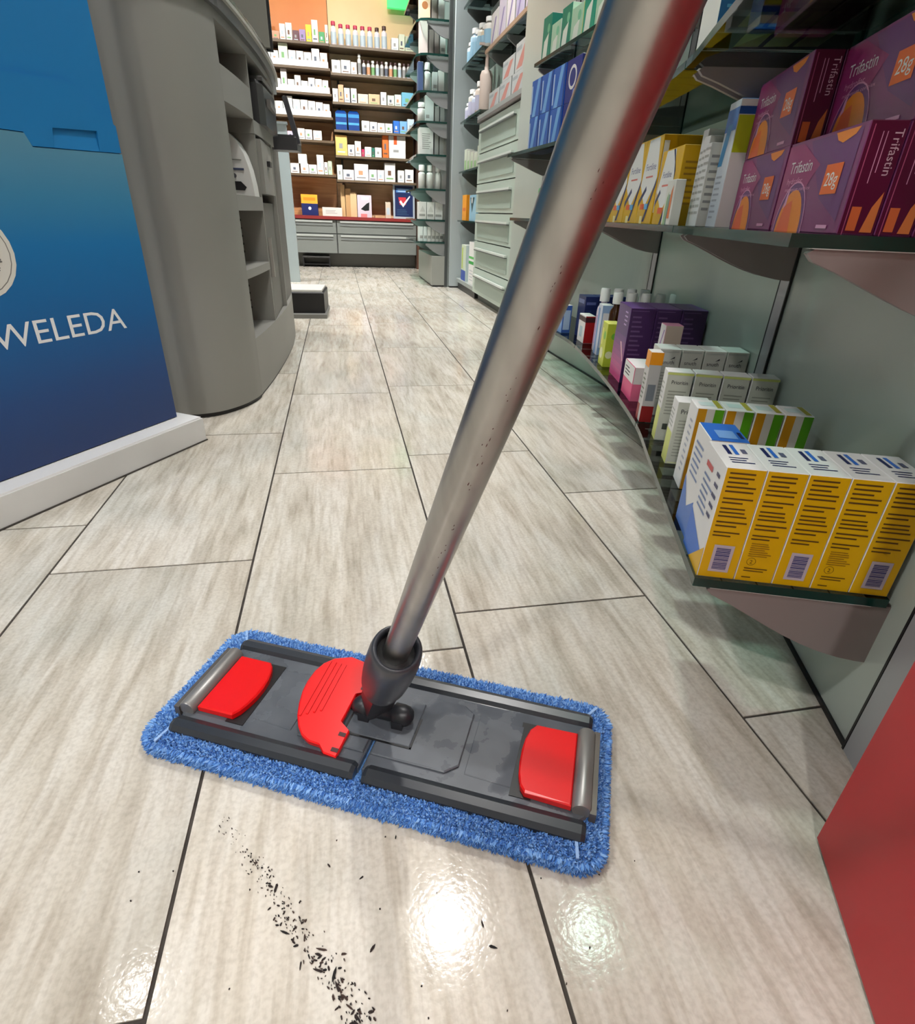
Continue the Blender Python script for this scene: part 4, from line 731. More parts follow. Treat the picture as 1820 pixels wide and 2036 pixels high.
    for k in range(3): place('tea_carton', 'lime yellow tea carton on the upper right glass shelf, %s from the aisle' % ORD[k], 'box', 'lime tea cartons', 0.430, 0.180-k*0.036, Z3, 0.06, 0.031, 0.105, (mat((196, 210, 90), 0.4), mat((186, 190, 40), 0.4), mat((210, 214, 150), 0.4)), {'side': [('lines', 0.004, 0.02, 0.026, 0.05, 3, mat((110, 112, 40), 0.5)), ('r', 0.004, 0.06, 0.026, 0.09, mat((150, 160, 60), 0.4))]})
    for k in range(4): place('tea_carton', 'brown woven-print carton on the upper right glass shelf, %s from the aisle' % ORD[k], 'box', 'brown cartons', 0.30, 0.150-k*0.035, Z3, 0.12, 0.033, 0.10, (mat((120, 100, 88), 0.5), mat((112, 92, 82), 0.5), mat((130, 112, 100), 0.5)), {'side': [('lines', 0.004, 0.02, 0.028, 0.09, 8, mat((84, 68, 60), 0.5))]})
    # --- top shelf, mint green cartons
    MG = mat((16, 140, 112), 0.4); PM = mat((176, 216, 186), 0.4)
    for k, (c, sd, h) in enumerate(((MG, mat((10, 110, 90), 0.4), 0.12), (PM, WHITE, 0.085), (MG, PM, 0.105), (PM, mat((230, 226, 140), 0.4), 0.085), (mat((30, 160, 130), 0.4), MG, 0.13), (PM, WHITE, 0.10))):
        place('herbal_carton', ['dark green carton at the far end of the top shelf', 'pale mint carton second along the top shelf', 'green carton with mint side third along the top shelf', 'mint carton with yellow side fourth along the top shelf', 'tall green carton left of the mop pole up high', 'mint and white carton next to the pole up high'][k], 'box', 'green cartons on the top shelf', 2.03-k*0.086, 0.128, Z4, 0.08, 0.05, h, (c, sd, WHITE), {'front': [('p', [(0.01, 0), (0.05, 0), (0.06, h*0.6), (0.02, h*0.45)], mat((230, 240, 226), 0.4)), ('c', 0.055, h*0.7, 0.012, mat((120, 200, 160), 0.4))], 'side': [('r', 0.008, 0.01, 0.04, h*0.5, mat((226, 234, 214), 0.4))]})
near_products()

# ------------------------------------------------------------------ drawer cabinet
def drawer_cabinet():
    r = empty('drawer_cabinet', (0.88, 3.515, 0)); tag(r, 'pale green drawer cabinet with six drawers, right side of the aisle', 'cabinet')
    cm = noisy('pale_green_lacquer', (182, 198, 186), (188, 204, 192), nscale=2, rough=0.35); cd = mat((166, 184, 172), 0.4); rail = mat((92, 98, 96), 0.35)
    B = MB(); B.box((0.018, -0.475, 0.05), (0.45, 0.475, 0.995), mat((120, 132, 126), 0.5)); B.build('body', r)
    B = MB(); B.box((0.04, -0.465, 0.0), (0.45, 0.465, 0.05), mat((110, 118, 114), 0.5)); B.build('plinth', r)
    B = MB(); B.box((-0.012, -0.485, 0.998), (0.45, 0.478, 1.012), mat((96, 88, 84), 0.4)); B.box((-0.012, -0.485, 1.012), (0.45, 0.478, 1.032), mat((150, 156, 154), 0.4)); B.build('top_board', r)
    z = 0.992
    for k in range(6):
        h = 0.152; z0 = z-h; B = MB()
        B.box((0.0, -0.468, z0), (0.018, 0.468, z), cm); dr = B.build('drawer_front', r)
        B = MB(); B.box((-0.003, -0.36, z0+0.022), (0.0, 0.40, z-0.052), cd); B.build('recess_shade_panel', dr)  # darker panel paints the recess shading onto the flat drawer front
        B = MB(); B.box((-0.018, -0.36, z-0.046), (-0.003, 0.40, z-0.036), mat((214, 222, 216), 0.35)); B.box((-0.018, -0.36, z-0.052), (-0.003, 0.40, z-0.046), rail); B.build('handle_rail', dr)
        z = z0-0.006
    # flat grey and red cartons on the cabinet
    for i, (y, zz, hh) in enumerate(((-0.30, 0, 0.09), (-0.06, 0, 0.09), (0.18, 0, 0.085), (-0.34, 0.09, 0.11), (-0.10, 0.09, 0.085))):
        carton('appliance_carton', ['grey carton with red print at the near end on the drawer cabinet', 'grey carton with red print in the middle on the drawer cabinet', 'pale grey carton at the far end on the drawer cabinet', 'grey and red carton lying on top of the near grey carton', 'grey and red carton lying on top of the middle grey carton'][i], 'box', 'grey cartons on the cabinet', (0.97, 3.515+y, 1.032+zz), 0, (0.16, 0.225, hh), (mat((186, 192, 192), 0.4), mat((170, 176, 176), 0.4), mat((200, 204, 204), 0.4)), {'front': [('p', [(0.02, 0.01), (0.12, 0.01), (0.20, hh*0.8), (0.14, hh*0.8)], mat((196, 130, 120), 0.4)), ('r', 0.01, hh*0.7, 0.10, hh*0.85, mat((150, 160, 166), 0.4))]})
drawer_cabinet()

# ------------------------------------------------------------------ shelves between cabinet and pillar, pillar, corner rack
def bracket_x(root, x0, x1, y, z, h, m, name='bracket', th=0.012):
    """bracket in an x/z plane at depth y, tall at x1, tapering to x0"""
    B = MB(); n = 8; pr = [(x1, z), (x0, z), (x0, z-0.012)]+[(x0+(x1-x0)*t/n, z-0.012-(h-0.012)*math.sin(t/n*math.pi/2)) for t in range(1, n+1)]
    k = len(pr); v = [(x, y, q) for x, q in pr]+[(x, y+th, q) for x, q in pr]
    B.add(v, [tuple(range(k)), tuple(range(2*k-1, k-1, -1))]+[(i, k+i, k+(i+1) % k, (i+1) % k) for i in range(k)], m); return B.build(name, root)
def right_far():
    r = empty('wall_shelf_bay', (0, 0, 0)); tag(r, 'glass wall shelf bay between drawer cabinet and pale pillar', 'shelf')
    B = MB(); B.box((1.06, 3.05, 1.04), (1.09, 4.62, 2.2), PANEL); B.box((1.06, 4.0, 0.0), (1.09, 4.62, 1.04), PANEL); B.build('back_panel', r)
    db = mat((74, 76, 76), 0.45)
    for z in (0.472, 0.777, 1.07, 1.37, 1.68):
        B = MB(); B.box((0.885, 4.0, z-0.01), (1.05, 4.6, z), GLASS); B.box((0.880, 4.0, z-0.01), (0.885, 4.6, z), GEDGE); B.build('glass_shelf', r)
        bracket_x(r, 0.90, 1.055, 4.02, z-0.01, 0.07, db); bracket_x(r, 0.90, 1.055, 4.57, z-0.01, 0.09, db)
    B = MB(); B.box((0.885, 4.0, 0.05), (1.05, 4.6, 0.075), mat((150, 158, 154), 0.4)); B.box((0.90, 4.0, 0.0), (1.05, 4.6, 0.05), BLACK); B.build('floor_board', r)
    for z in (1.34, 1.66):
        B = MB(); B.box((0.90, 3.06, z-0.012), (1.05, 3.98, z), GLASS); B.box((0.893, 3.06, z-0.014), (0.90, 3.98, z+0.004), mat((170, 142, 118), 0.45)); B.build('glass_shelf', r)
        for y in (3.10, 3.55, 3.94): bracket_x(r, 0.91, 1.055, y, z-0.012, 0.075, mat((112, 112, 110), 0.45))
    r = empty('pale_pillar', (0.835, 4.64, 0)); tag(r, 'pale grey pillar panel between corner rack and shelf bay', 'pillar')
    B = MB(); B.box((0.0, -0.02, 0.012), (0.225, 0.02, 2.3), mat((172, 182, 184), 0.4)); B.build('board', r); B = MB(); B.box((0.004, -0.016, 0), (0.221, 0.016, 0.012), mat((40, 42, 44), 0.5)); B.build('foot', r)
    W2 = (WHITE, WHITE, WHITE); LB = mat((150, 196, 220), 0.4)
    def c(name, lab, x, y, z, dx, dy, dz, col, pr=None, group=None): carton(name, lab, 'box', group, (x, y, z), 0, (dx, dy, dz), col, pr)
    c('detergent_carton', 'tall white carton with green bands on the floor board by the cabinet', 0.95, 4.13, 0.075, 0.10, 0.20, 0.27, W2, {'front': [('r', 0, 0.13, 0.2, 0.15, mat((40, 160, 60), 0.4)), ('r', 0, 0.165, 0.2, 0.18, mat((90, 190, 90), 0.4)), ('lines', 0.03, 0.02, 0.16, 0.10, 4, mat((190, 196, 200), 0.4))]})
    c('detergent_carton', 'pale green and blue pack on the floor board next to the pillar', 0.95, 4.42, 0.075, 0.10, 0.16, 0.24, (mat((200, 214, 190), 0.4), mat((196, 214, 214), 0.4), WHITE), {'front': [('r', 0, 0, 0.16, 0.07, mat((50, 80, 170), 0.4)), ('r', 0.02, 0.08, 0.06, 0.22, mat((180, 200, 80), 0.4))]})
    c('medicine_carton', 'orange carton on the lowest glass shelf next to the pillar', 0.93, 4.46, 0.472, 0.06, 0.14, 0.16, (mat((240, 160, 30), 0.4), mat((236, 150, 30), 0.4), mat((246, 180, 60), 0.4)), {'front': [('r', 0.02, 0.06, 0.12, 0.08, mat((220, 110, 20), 0.4))]})
    c('medicine_carton', 'light blue carton on the lowest glass shelf by the cabinet', 0.93, 4.17, 0.472, 0.06, 0.22, 0.155, (LB, mat((120, 180, 214), 0.4), mat((110, 190, 220), 0.4)), {'front': [('p', [(0.02, 0.14), (0.16, 0.14), (0.09, 0.05)], mat((40, 80, 90), 0.4)), ('c', 0.08, 0.125, 0.02, WHITE)]})
    for k, (y, h) in enumerate(((4.50, 0.13), (4.40, 0.115), (4.29, 0.10), (4.18, 0.09), (4.08, 0.12))): c('medicine_carton', 'small green and white carton on the second glass shelf, %s from the pillar' % ['first', 'second', 'third', 'fourth', 'fifth'][k], 0.93, y, 0.777, 0.05, 0.08, h, (mat((206, 214, 196), 0.4), OFFW, WHITE), {'front': [('r', 0.01, 0.01, 0.07, h*0.5, mat((150, 190, 130), 0.4))]}, 'green and white cartons')
    for k, (y, h) in enumerate(((4.52, 0.10), (4.42, 0.16), (4.31, 0.13), (4.21, 0.17), (4.10, 0.15))): bottle('lotion_bottle', 'pale lotion bottle on the third glass shelf, %s from the pillar' % ['first', 'second', 'third', 'fourth', 'fifth'][k], 'bottle', 'lotion bottles', (0.93, y, 1.07), 0.035, h, mat(((214, 216, 226), (206, 206, 200), (196, 206, 226), (222, 208, 196), (220, 214, 206))[k], 0.4), WHITE, mat((190, 190, 214), 0.4))
    q = (0.92, 4.03, 1.07); rr = empty('pump_bottle', q); tag(rr, 'tall pale pink pump bottle next to the cabinet top', 'bottle')
    B = MB(); B.lathe([(0.036, 0), (0.038, 0.004), (0.038, 0.17), (0.030, 0.19), (0.014, 0.195), (0.014, 0.21)], mat((216, 200, 190), 0.35), 20); B.build('body', rr); B = MB(); B.lathe([(0.011, 0.21), (0.011, 0.30), (0.018, 0.305), (0.018, 0.32), (0.004, 0.325)], mat((206, 186, 176), 0.35), 14); B.box((-0.05, -0.006, 0.308), (0.0, 0.006, 0.32), mat((206, 186, 176), 0.35)); B.build('pump', rr)
    for k, (y, h, col) in enumerate(((4.52, 0.12, (206, 222, 230)), (4.42, 0.17, (176, 206, 226)), (4.32, 0.14, (160, 196, 220)), (4.22, 0.15, (226, 222, 210)), (4.12, 0.12, (220, 204, 180)), (4.04, 0.14, (230, 226, 220)))):
        bottle('cream_jar', 'white or pale blue bottle on the fourth glass shelf, %s from the pillar' % ['first', 'second', 'third', 'fourth', 'fifth', 'sixth'][k], 'bottle', 'cream bottles', (0.93, y, 1.37), 0.034, h, mat(col, 0.4), WHITE, mat((150, 190, 214), 0.4))
    for k in range(5): carton('bandage_carton', 'lilac and white carton on the wood-edged shelf above the cabinet, %s from the camera' % ['first', 'second', 'third', 'fourth', 'fifth'][k], 'box', 'lilac cartons', (0.945, 3.17+k*0.17, 1.34), 0, (0.07, 0.15, 0.15+0.03*(k % 2)), (mat(((214, 206, 220), (190, 186, 214), (226, 222, 226), (206, 200, 216), (214, 214, 214))[k], 0.4), OFFW, WHITE), {'front': [('p', [(0.02, 0.02), (0.05, 0.02), (0.12, 0.12), (0.09, 0.12)], mat((140, 130, 180), 0.4))]})
    for k in range(4): carton('storage_carton', 'dark grey blue box on the highest visible shelf, %s from the pillar' % ['first', 'second', 'third', 'fourth'][k], 'box', 'dark boxes up high', (0.95, 4.50-k*0.145, 1.68), 0, (0.09, 0.13, 0.17), (mat((120, 130, 142), 0.4), mat((96, 104, 116), 0.4), GREY), {'side': [('r', 0.015, 0.03, 0.075, 0.08, mat((150, 156, 166), 0.5))], 'front': [('r', 0.02, 0.03, 0.11, 0.08, mat((84, 90, 104), 0.5))]})
    # corner rack
    r = empty('corner_rack', (0, 0, 0)); tag(r, 'narrow glass shelf rack in front of the back wall, left of the pillar', 'shelf')
    B = MB(); B.box((0.822, 4.66, 0.0), (0.834, 5.5, 2.2), mat((128, 134, 132), 0.4)); B.build('back_panel', r)
    B = MB(); B.box((0.800, 4.655, 0.0), (0.822, 4.68, 2.2), mat((64, 68, 68), 0.4)); B.build('upright', r)
    B = MB(); B.box((0.70, 4.66, 0.012), (0.80, 5.45, 0.22), mat((146, 148, 142), 0.4)); B.box((0.71, 4.67, 0), (0.80, 5.45, 0.012), BLACK); B.build('plinth_box', r)
    zs = [0.318, 0.468, 0.668, 0.882, 1.078, 1.25, 1.452, 1.632, 1.82]; bg = mat((132, 134, 134), 0.42)
    for z in zs:
        B = MB(); ro = [(0.815, 4.68), (0.66, 4.68), (0.615, 4.70), (0.59, 4.76), (0.585, 4.85), (0.585, 5.42), (0.815, 5.42)]; B.prism(ro, z-0.012, z, GLASS, mside=GEDGE); B.build('glass_shelf', r)
        bracket_x(r, 0.655, 0.80, 4.685, z-0.012, 0.085, bg); bracket_x(r, 0.62, 0.80, 5.36, z-0.012, 0.085, bg)
    PW = mat((214, 218, 214), 0.45); DW = mat((150, 154, 150), 0.5); TQ = mat((206, 218, 216), 0.4)
    lab = ['bottom', 'second', 'third', 'fourth', 'fifth', 'sixth', 'seventh', 'eighth']
    cnt = {}
    def rc(i, x, w, h, d, cols, pr=None, kind='carton', y=4.72, z=0):
        cnt[i] = cnt.get(i, 0)+1; nm = '%s, %s from left, on the %s tier of the corner glass rack' % ('white bottle' if kind == 'bottle' else 'pale carton', ['first', 'second', 'third', 'fourth', 'fifth', 'sixth'][cnt[i]-1], lab[i]); g = 'packs on the %s rack tier' % lab[i]
        if kind == 'bottle': bottle('tablet_bottle', nm, 'bottle', g, (x+w/2, y+w/2, zs[i]), w/2, h, cols, WHITE, None, caph=0.25, capr=0.85)
        else: carton('medicine_carton', nm, 'box', g, (x+w/2, y+d/2, zs[i]+z), 0, (w, d, h), (cols, cols, PW), pr)
    ln = {'side': [('r', 0.006, 0.02, 0.03, 0.04, DW)]}
    for k in range(6): rc(0, 0.61+0.031*k, 0.028, 0.10, 0.10, PW if k > 1 else TQ, ln)
    for k in range(3): rc(1, 0.605+0.062*k, 0.058, 0.115, 0.09, PW, {'side': [('r', 0.005, 0.02, 0.05, 0.035, DW), ('p', [(0.01, 0.05), (0.03, 0.09), (0.05, 0.05)], mat((190, 194, 190), 0.4))]})
    for k in range(3): rc(2, 0.605+0.061*k, 0.05, 0.15, 0.05, PW, None, 'bottle')
    rc(3, 0.61, 0.10, 0.16, 0.10, PW, {'side': [('lines', 0.02, 0.03, 0.09, 0.13, 8, DW)]}); rc(3, 0.72, 0.028, 0.15, 0.08, DW); rc(3, 0.755, 0.032, 0.15, 0.08, DW, ln)
    rc(4, 0.60, 0.055, 0.11, 0.06, PW, None, 'bottle'); rc(4, 0.65, 0.06, 0.15, 0.07, TQ, ln); rc(4, 0.72, 0.03, 0.09, 0.07, DW); rc(4, 0.757, 0.03, 0.10, 0.07, DW, ln)
    rc(5, 0.60, 0.035, 0.16, 0.06, mat((70, 90, 130), 0.4)); rc(5, 0.64, 0.05, 0.16, 0.05, PW, None, 'bottle'); rc(5, 0.70, 0.035, 0.11, 0.06, TQ, ln); rc(5, 0.74, 0.04, 0.12, 0.06, PW)
    rc(6, 0.61, 0.055, 0.17, 0.06, mat((216, 206, 200), 0.4)); rc(6, 0.675, 0.03, 0.13, 0.06, mat((120, 110, 106), 0.5)); rc(6, 0.71, 0.03, 0.13, 0.06, mat((140, 130, 126), 0.5)); rc(6, 0.75, 0.035, 0.14, 0.06, PW, ln)
    rc(7, 0.61, 0.07, 0.14, 0.07, mat((214, 190, 160), 0.45), {'side': [('c', 0.035, 0.07, 0.02, mat((150, 100, 60), 0.4))]}); rc(7, 0.69, 0.035, 0.15, 0.06, mat((128, 124, 116), 0.5)); rc(7, 0.735, 0.04, 0.13, 0.06, PW)
right_far()

# ------------------------------------------------------------------ lit wooden wall shelves at the back with their stock
def back_wall():
    wood = noisy('brown_wood', (190, 134, 86), (214, 160, 108), scale=(1, 6, 14), nscale=3, rough=0.5, detail=5)
    tan = noisy('tan_wood', (212, 174, 130), (230, 194, 150), scale=(1, 6, 10), nscale=3, rough=0.5, detail=5)
    ora = noisy('orange_glow_panel', (208, 132, 78), (214, 142, 86), nscale=3, rough=0.5); cre = noisy('cream_glow_panel', (222, 196, 150), (228, 204, 160), nscale=3, rough=0.5)  # warm lamp glow is put into these head panel colours
    bays = []
    for nm, lab, x0, x1, low, up, zs, bcol in (('wooden_wall_shelf', 'brown wooden wall shelf bay with orange head panel, left half of the back wall', -0.95, 0.020, wood, ora, (0.795, 1.061, 1.238, 1.409, 1.589, 1.76), mat((96, 78, 58), 0.45)),
                                               ('wooden_wall_shelf', 'tan wooden wall shelf bay with cream head panel, right half of the back wall', 0.024, 0.772, tan, cre, (0.76, 0.954, 1.15, 1.357, 1.564, 1.756), mat((104, 88, 68), 0.45))):
        r = empty(nm, (0, 0, 0)); tag(r, lab, 'shelf')
        B = MB(); B.box((x0, 6.45, 0.44), (x1, 6.48, 1.70), low); B.build('back_panel', r); B = MB(); B.box((x0, 6.446, 1.70), (x1, 6.478, 2.5), up); B.build('head_panel', r)
        for z in zs:
            B = MB(); B.box((x0, 6.20, z-0.018), (x1, 6.445, z), bcol); sh = B.build('shelf_board', r)
        B = MB(); B.box((x0+0.05, 6.435, 0.46), (x0+0.07, 6.449, 1.70), mat((70, 60, 50), 0.5)); B.build('rail', r)
    r = empty('side_jamb', (0.79, 6.3, 0)); tag(r, 'dark brown upright jamb at the right end of the wooden shelves', 'jamb')
    B = MB(); B.box((-0.014, -0.12, 0.0), (0.012, 0.15, 2.5), mat((92, 60, 44), 0.5)); B.build('board', r); B = MB(); B.box((-0.020, -0.125, 0.0), (-0.014, -0.11, 2.5), mat((50, 36, 30), 0.5)); B.build('edge_strip', r)
    # drawers and red worktop
    r = empty('low_drawer_cabinet', (0, 0, 0)); tag(r, 'grey drawer base with red worktop along the back wall', 'cabinet')
    gd = mat((116, 120, 116), 0.4); gh = mat((180, 184, 180), 0.35, 0.3)
    B = MB(); B.box((-0.95, 6.20, 0.125), (0.772, 6.45, 0.425), mat((70, 72, 70), 0.5)); B.build('carcass', r)
    B = MB(); B.box((-0.95, 6.16, 0.425), (0.775, 6.45, 0.452), mat((128, 40, 38), 0.4)); B.build('worktop', r)
    for x0, x1 in ((-0.94, -0.012), (0.0, 0.768)):
        for z0, z1 in ((0.305, 0.420), (0.130, 0.298)):
            B = MB(); B.box((x0, 6.182, z0), (x1, 6.20, z1), gd); d = B.build('drawer_front', r)
            B = MB(); B.box((x0+0.04 if x0 < -0.5 else x0+0.03, 6.168, z1-0.022), (x1-0.03, 6.182, z1-0.006), gh); B.box((x0+0.03, 6.176, z1-0.05), (x1-0.03, 6.182, z1-0.022), mat((110, 114, 112), 0.4)); B.build('handle_rail', d)
    B = MB(); B.box((-0.95, 6.30, 0.0), (0.772, 6.32, 0.125), mat((92, 92, 88), 0.5)); B.build('kick_board', r)
    r = empty('step_stool', (-0.20, 6.245, 0)); tag(r, 'black low step stool pushed under the back drawers', 'stool')
    B = MB(); B.box((-0.15, -0.05, 0.085), (0.11, 0.05, 0.10), mat((60, 60, 58), 0.4)); B.build('tread', r)
    for x in (-0.15, 0.10):
        B = MB(); B.box((x, -0.05, 0), (x+0.012, 0.05, 0.085), BLACK); B.build('leg', r)
    B = MB(); B.box((-0.138, -0.04, 0.02), (0.10, 0.04, 0.03), BLACK); B.build('lower_tread', r)
    rg = random.Random(9); L, R = 'left', 'right'
    def k(bay, n, x, z, w, h, d=0.12, col=(232, 232, 228), pr=None, lab=None, group=None, name='medicine_carton', y=6.24):
        m = mat(col, 0.45); carton(name, lab, 'box', group, (x+w/2, y+d/2, z), 0, (w, d, h), (m, m, m), pr)
    spots = [mat(c, 0.5) for c in ((150, 150, 148), (90, 96, 110), (206, 150, 110), (120, 170, 110), (180, 196, 206), (110, 80, 60))]
    def pr(w, h, j): return {'side': [('r', w*0.3, h*0.35, w*0.6, h*0.6, spots[j % 6]), ('r', w*0.15, h*0.15, w*0.8, h*0.22, spots[(j+4) % 6])]}
    ordn = ['first', 'second', 'third', 'fourth', 'fifth', 'sixth', 'seventh', 'eighth', 'ninth', 'tenth', 'eleventh', 'twelfth']
    shelfname = {1.76: 'top', 1.589: 'second highest', 1.409: 'third highest', 1.238: 'fourth highest', 1.061: 'fifth highest', 0.795: 'lowest', 1.756: 'top', 1.564: 'second highest', 1.357: 'third highest', 1.15: 'fourth highest', 0.954: 'fifth highest', 0.76: 'lowest'}
    def row(bay, z, items):
        for j, it in enumerate(items):
            x, w, h = it[:3]; c = it[3] if len(it) > 3 else (234, 234, 230); desc = it[4] if len(it) > 4 else 'small white'
            k(bay, j, x, z, w, h, 0.10, c, pr(w, h, j), '%s box, %s from left, %s board, %s wooden bay' % (desc, ordn[j], shelfname[z], bay), '%s board, %s wooden bay' % (shelfname[z], bay))
    row(L, 1.76, [(-0.62, .05, .10), (-0.565, .05, .09), (-0.505, .055, .17), (-0.445, .06, .06, (206, 150, 120), 'pale brown'), (-0.38, .045, .11), (-0.33, .05, .12), (-0.275, .05, .075, (96, 60, 70), 'dark plum'), (-0.22, .05, .085, (150, 130, 180), 'lilac'), (-0.165, .045, .12, (214, 220, 40), 'bright lime'), (-0.115, .05, .155), (-0.06, .05, .08, (60, 150, 90), 'green'), (-0.005, .024, .13)])
    row(L, 1.589, [(-0.60, .06, .10), (-0.535, .06, .10), (-0.47, .06, .10), (-0.405, .075, .155, (226, 232, 206), 'white and lime'), (-0.325, .06, .11), (-0.26, .06, .11), (-0.195, .06, .105), (-0.13, .065, .135), (-0.06, .06, .11)])
    row(L, 1.409, [(-0.60, .06, .08), (-0.535, .06, .09), (-0.47, .06, .09), (-0.405, .05, .16, (226, 214, 212), 'tall pinkish white'), (-0.35, .055, .09), (-0.29, .05, .12), (-0.235, .055, .085), (-0.175, .055, .11), (-0.115, .055, .105), (-0.055, .05, .10)])
    row(L, 1.238, [(-0.60, .06, .10), (-0.535, .06, .10), (-0.47, .06, .10), (-0.405, .08, .14), (-0.32, .06, .12), (-0.255, .06, .12), (-0.19, .06, .115), (-0.125, .06, .11), (-0.06, .055, .10)])
    row(L, 1.061, [(-0.48, .06, .07), (-0.39, .05, .06, (206, 190, 214), 'pale lilac'), (-0.30, .06, .085), (-0.235, .06, .08), (-0.165, .075, .075)])
    row(L, 0.795, [(-0.46, .06, .08), (-0.39, .075, .08), (-0.30, .07, .08), (-0.225, .07, .075), (-0.15, .06, .155), (-0.085, .03, .10), (-0.05, .035, .11, (190, 214, 180), 'pale green')])
    k(L, 0, -0.315, 0.875, .075, .075, 0.09, (226, 234, 230), None, 'white box stacked on the lowest board of the left wooden bay', None)
    # white trays holding the packs on three boards
    for z in (1.589, 1.409, 1.238):
        B = MB(); B.box((-0.62, 6.212, z), (0.005, 6.217, z+0.045), mat((240, 240, 240), 0.4)); B.box((-0.62, 6.217, z), (0.005, 6.235, z+0.004), mat((240, 240, 240), 0.4))
        tag(B.build('pack_tray'), 'long white pack tray on the %s board of the left wooden bay' % shelfname[z], 'tray')
    # right bay
    caps = mat((176, 50, 82), 0.4); dk = mat((70, 44, 40), 0.4)
    for j in range(8): bottle('syrup_bottle', '%s capped white bottle, %s from left, top board, right wooden bay' % ('crimson' if j < 6 else 'dark', ordn[j]), 'bottle', 'capped bottles on the top board', (0.065+j*0.062, 6.28, 1.756), 0.024, 0.155 if j % 7 else 0.17, mat((222, 216, 222), 0.4), caps if j < 6 else dk, spots[4])
    row(R, 1.756, [(0.56, .06, .09), (0.625, .05, .12, (206, 214, 190), 'pale green'), (0.68, .075, .11, (196, 206, 176), 'pale green')])
    row(R, 1.564, [(0.035, .075, .095), (0.115, .08, .10), (0.20, .05, .09)])
    for j in range(12): bottle('dropper_bottle', '%s capped slim bottle, %s from left, second highest board, right wooden bay' % ('white' if j % 3 == 0 else 'dark', ordn[j]), 'bottle', 'dark capped bottles', (0.275+j*0.0395, 6.27, 1.564), 0.0165, (0.155 if j == 0 else 0.115), mat((214, 212, 210), 0.4), WHITE if j % 3 == 0 else dk, spots[j % 5])
    row(R, 1.357, [(0.030, .045, .10, (226, 226, 220), 'small white'), (0.080, .045, .13, (220, 170, 130), 'orange and white'), (0.130, .05, .11, (196, 210, 226), 'pale blue'), (0.190, .05, .11), (0.25, .09, .075, (206, 200, 184), 'beige'), (0.345, .10, .08, (206, 180, 140), 'sand coloured'), (0.455, .05, .10), (0.515, .06, .08, (210, 220, 206), 'pale green'), (0.580, .06, .09, (206, 222, 210), 'mint'), (0.645, .105, .11, (110, 180, 206), 'sky blue')])
    for j in range(2):
        r = empty('blue_tub', (0.092+j*0.112, 6.29, 1.15)); tag(r, 'deep blue rounded tub, %s of two on the right wooden bay' % ('left one', 'right one')[j], 'tub')
        B = MB(); B.prism([(-0.05, -0.05), (0.05, -0.05), (0.05, 0.05), (-0.05, 0.05)], 0, 0.155, mat((16, 60, 130), 0.35), bev=0.022); B.build('shell', r)
        B = MB(); B.box((-0.048, -0.052, 0.045), (0.048, -0.0502, 0.062), mat((80, 160, 210), 0.35)); B.box((-0.048, -0.052, 0.10), (0.048, -0.0502, 0.125), mat((60, 140, 200), 0.35)); B.build('bands', r)
    row(R, 1.15, [(0.275, .07, .085, (226, 226, 222), 'white with navy print'), (0.35, .065, .08), (0.42, .065, .075), (0.49, .065, .075), (0.565, .055, .10, (40, 110, 200), 'bright blue'), (0.625, .065, .10, (120, 176, 226), 'pale blue'), (0.695, .06, .12, (196, 216, 232), 'blue and white')])
    row(R, 0.954, [(0.03, .105, .16, (236, 190, 110), 'tall yellow and orange'), (0.14, .06, .09), (0.205, .055, .12), (0.265, .025, .06, (196, 40, 90), 'narrow crimson'), (0.295, .06, .08), (0.36, .025, .075, (30, 110, 90), 'narrow green'), (0.39, .06, .08), (0.46, .055, .19, (226, 110, 40), 'tall orange')])
    k(R, 0, 0.52, 0.954, .155, .11, 0.12, (226, 226, 220), {'side': [('r', 0.04, 0.05, 0.09, 0.07, spots[0])]}, 'wide white box below an orange striped one, right end of the right wooden bay')
    k(R, 0, 0.52, 1.064, .155, .075, 0.12, (226, 222, 216), {'side': [('r', 0.045, 0.0, 0.075, 0.074, mat((220, 90, 40), 0.4))]}, 'white box with an orange stripe stacked at the right end of the wooden bay')
    row(R, 0.76, [(-0.0 + 0.03, .05, .12, (206, 214, 206), 'pale green and white'), (0.085, .10, .085, (220, 220, 226), 'white with dark device print'), (0.19, .13, .135, (214, 214, 220), 'large pale grey'), (0.325, .075, .095, (216, 214, 220), 'white with black print'), (0.405, .065, .095, (222, 220, 222), 'white with dark print'), (0.475, .10, .155, (220, 218, 216), 'large white with leaf print'), (0.60, .06, .10), (0.67, .08, .11)])
    # things on the red worktop
    r = carton('tissue_carton', 'box with orange upper half and navy lower half on the red worktop', 'box', None, (-0.245, 6.27, 0.452), 0, (0.15, 0.12, 0.175), (NAVY, NAVY, mat((240, 160, 50), 0.4)), {'side': [('r', 0.0, 0.10, 0.15, 0.174, mat((246, 166, 50), 0.4)), ('c', 0.075, 0.06, 0.014, WHITE), ('r', 0.02, 0.125, 0.13, 0.15, mat((236, 130, 30), 0.4))]})
    k(L, 0, -0.13, 0.452, .185, .075, 0.12, (226, 216, 208), {'side': [('lines', 0.03, 0.02, 0.16, 0.055, 3, spots[0])]}, 'long low cream box on the red worktop beside the navy box')
    r = empty('paper_bags', (0.13, 6.33, 0.452)); tag(r, 'upright beige paper bags standing on the red worktop', 'bag')
    for j in range(3): B = MB(); B.box((-0.08+j*0.045, -0.02-0.012*j, 0), (-0.04+j*0.055, -0.005-0.012*j, 0.27-0.03*j), mat(((206, 170, 120), (190, 150, 100), (214, 182, 136))[j], 0.6)); B.build('bag', r)
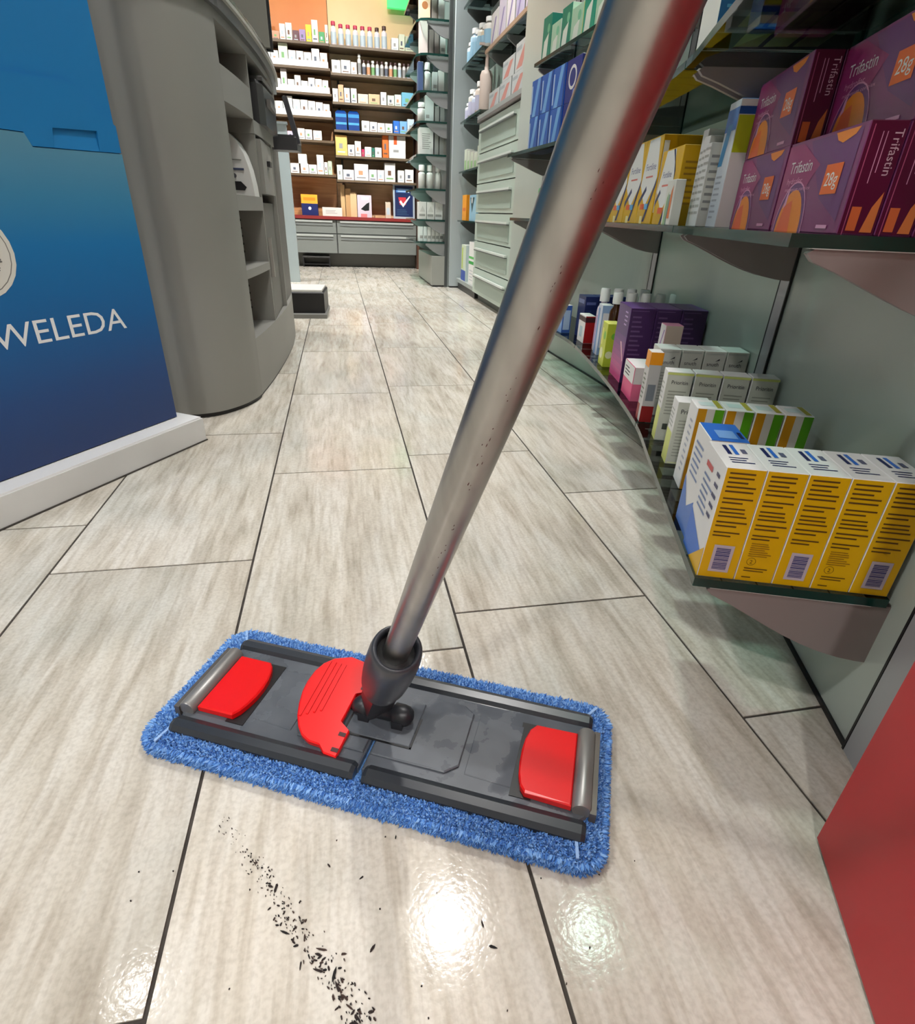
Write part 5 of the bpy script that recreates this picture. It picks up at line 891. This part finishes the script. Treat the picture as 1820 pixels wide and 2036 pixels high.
    k(R, 0, 0.205, 0.452, .135, .19, 0.10, (206, 196, 206), {'side': [('p', [(0.03, 0.07), (0.09, 0.12), (0.115, 0.13), (0.11, 0.06), (0.07, 0.055)], BLACK), ('r', 0.03, 0.0, 0.09, 0.03, mat((220, 130, 130), 0.4)), ('r', 0.04, 0.15, 0.11, 0.175, mat((230, 224, 230), 0.4))]}, 'lilac box with black device picture on the red worktop')
    k(R, 0, 0.37, 0.452, .075, .02, 0.10, (196, 160, 120), None, 'small flat tan box lying on the red worktop'); k(R, 0, 0.475, 0.452, .05, .14, 0.05, (206, 190, 170), {'side': [('r', 0.01, 0.03, 0.04, 0.09, spots[4])]}, 'slim beige box left of the framed sign on the red worktop')
    r = empty('counter_sign', (0.655, 6.225, 0.452)); r.rotation_euler = (math.radians(-4), 0, 0); tag(r, 'framed dark blue sign with a red and white check mark on the worktop', 'sign')
    B = MB(); B.box((-0.105, 0, 0), (0.105, 0.012, 0.30), mat((170, 182, 190), 0.35)); B.build('frame', r)
    B = MB(); decal(B, ((0, 0, 0), (1, 0, 0), (0, 0, 1), (0, -1, 0)), [('r', -0.088, 0.018, 0.088, 0.282, mat((26, 40, 84), 0.35)), ('r', -0.075, 0.225, 0.075, 0.262, mat((70, 120, 180), 0.4)), ('lines', -0.06, 0.228, 0.06, 0.258, 2, mat((200, 216, 232), 0.4)), ('p', [(-0.055, 0.185), (0.02, 0.185), (0.02, 0.12), (-0.04, 0.12)], mat((196, 50, 60), 0.4)), ('p', [(-0.045, 0.145), (-0.03, 0.16), (-0.008, 0.13), (0.055, 0.20), (0.062, 0.192), (-0.008, 0.10)], WHITE), ('lines', -0.07, 0.03, 0.07, 0.085, 4, mat((60, 90, 120), 0.4))], 0.0005); B.build('sheet', r)
    # glowing strip added in place of a green sign's reflection, top right
    r = empty('green_glow_strip', (0.66, 6.36, 2.075)); tag(r, 'glowing strip added for a green sign reflection at the top right of the back wall', 'sign'); B = MB(); B.box((-0.12, 0, 0), (0.11, 0.04, 0.22), mat((70, 220, 120), 0.5, emit=0.7)); B.build('lit_face', r); B = MB(); B.box((-0.125, 0.005, 0.22), (0.115, 0.04, 0.235), GREY); B.build('rail', r)
    # warm picture lamps above the wooden bays
    for x, e, col in ((-0.32, 2.6, (1.0, 0.74, 0.46)), (0.35, 2.6, (1.0, 0.88, 0.70))):
        r = empty('wall_washer', (x, 6.02, 2.42)); tag(r, 'slim warm wall washer lamp above the wooden shelves', 'lamp', 'wall washers'); B = MB(); B.box((-0.3, -0.02, 0), (0.3, 0.02, 0.03), GREY); B.build('housing', r)
        for xx in (-0.2, 0.2): B = MB(); B.box((xx-0.005, -0.005, 0.03), (xx+0.005, 0.005, CEIL-2.42), GREY); B.build('rod', r)
        Lm = bpy.data.lights.new('lamp', 'AREA'); Lm.shape = 'RECTANGLE'; Lm.size = 0.5; Lm.size_y = 0.03; Lm.energy = e; Lm.color = col
        o = link('lamp', Lm, r, (0, 0.0, -0.006)); o.rotation_euler = (math.radians(38), 0, 0)
back_wall()
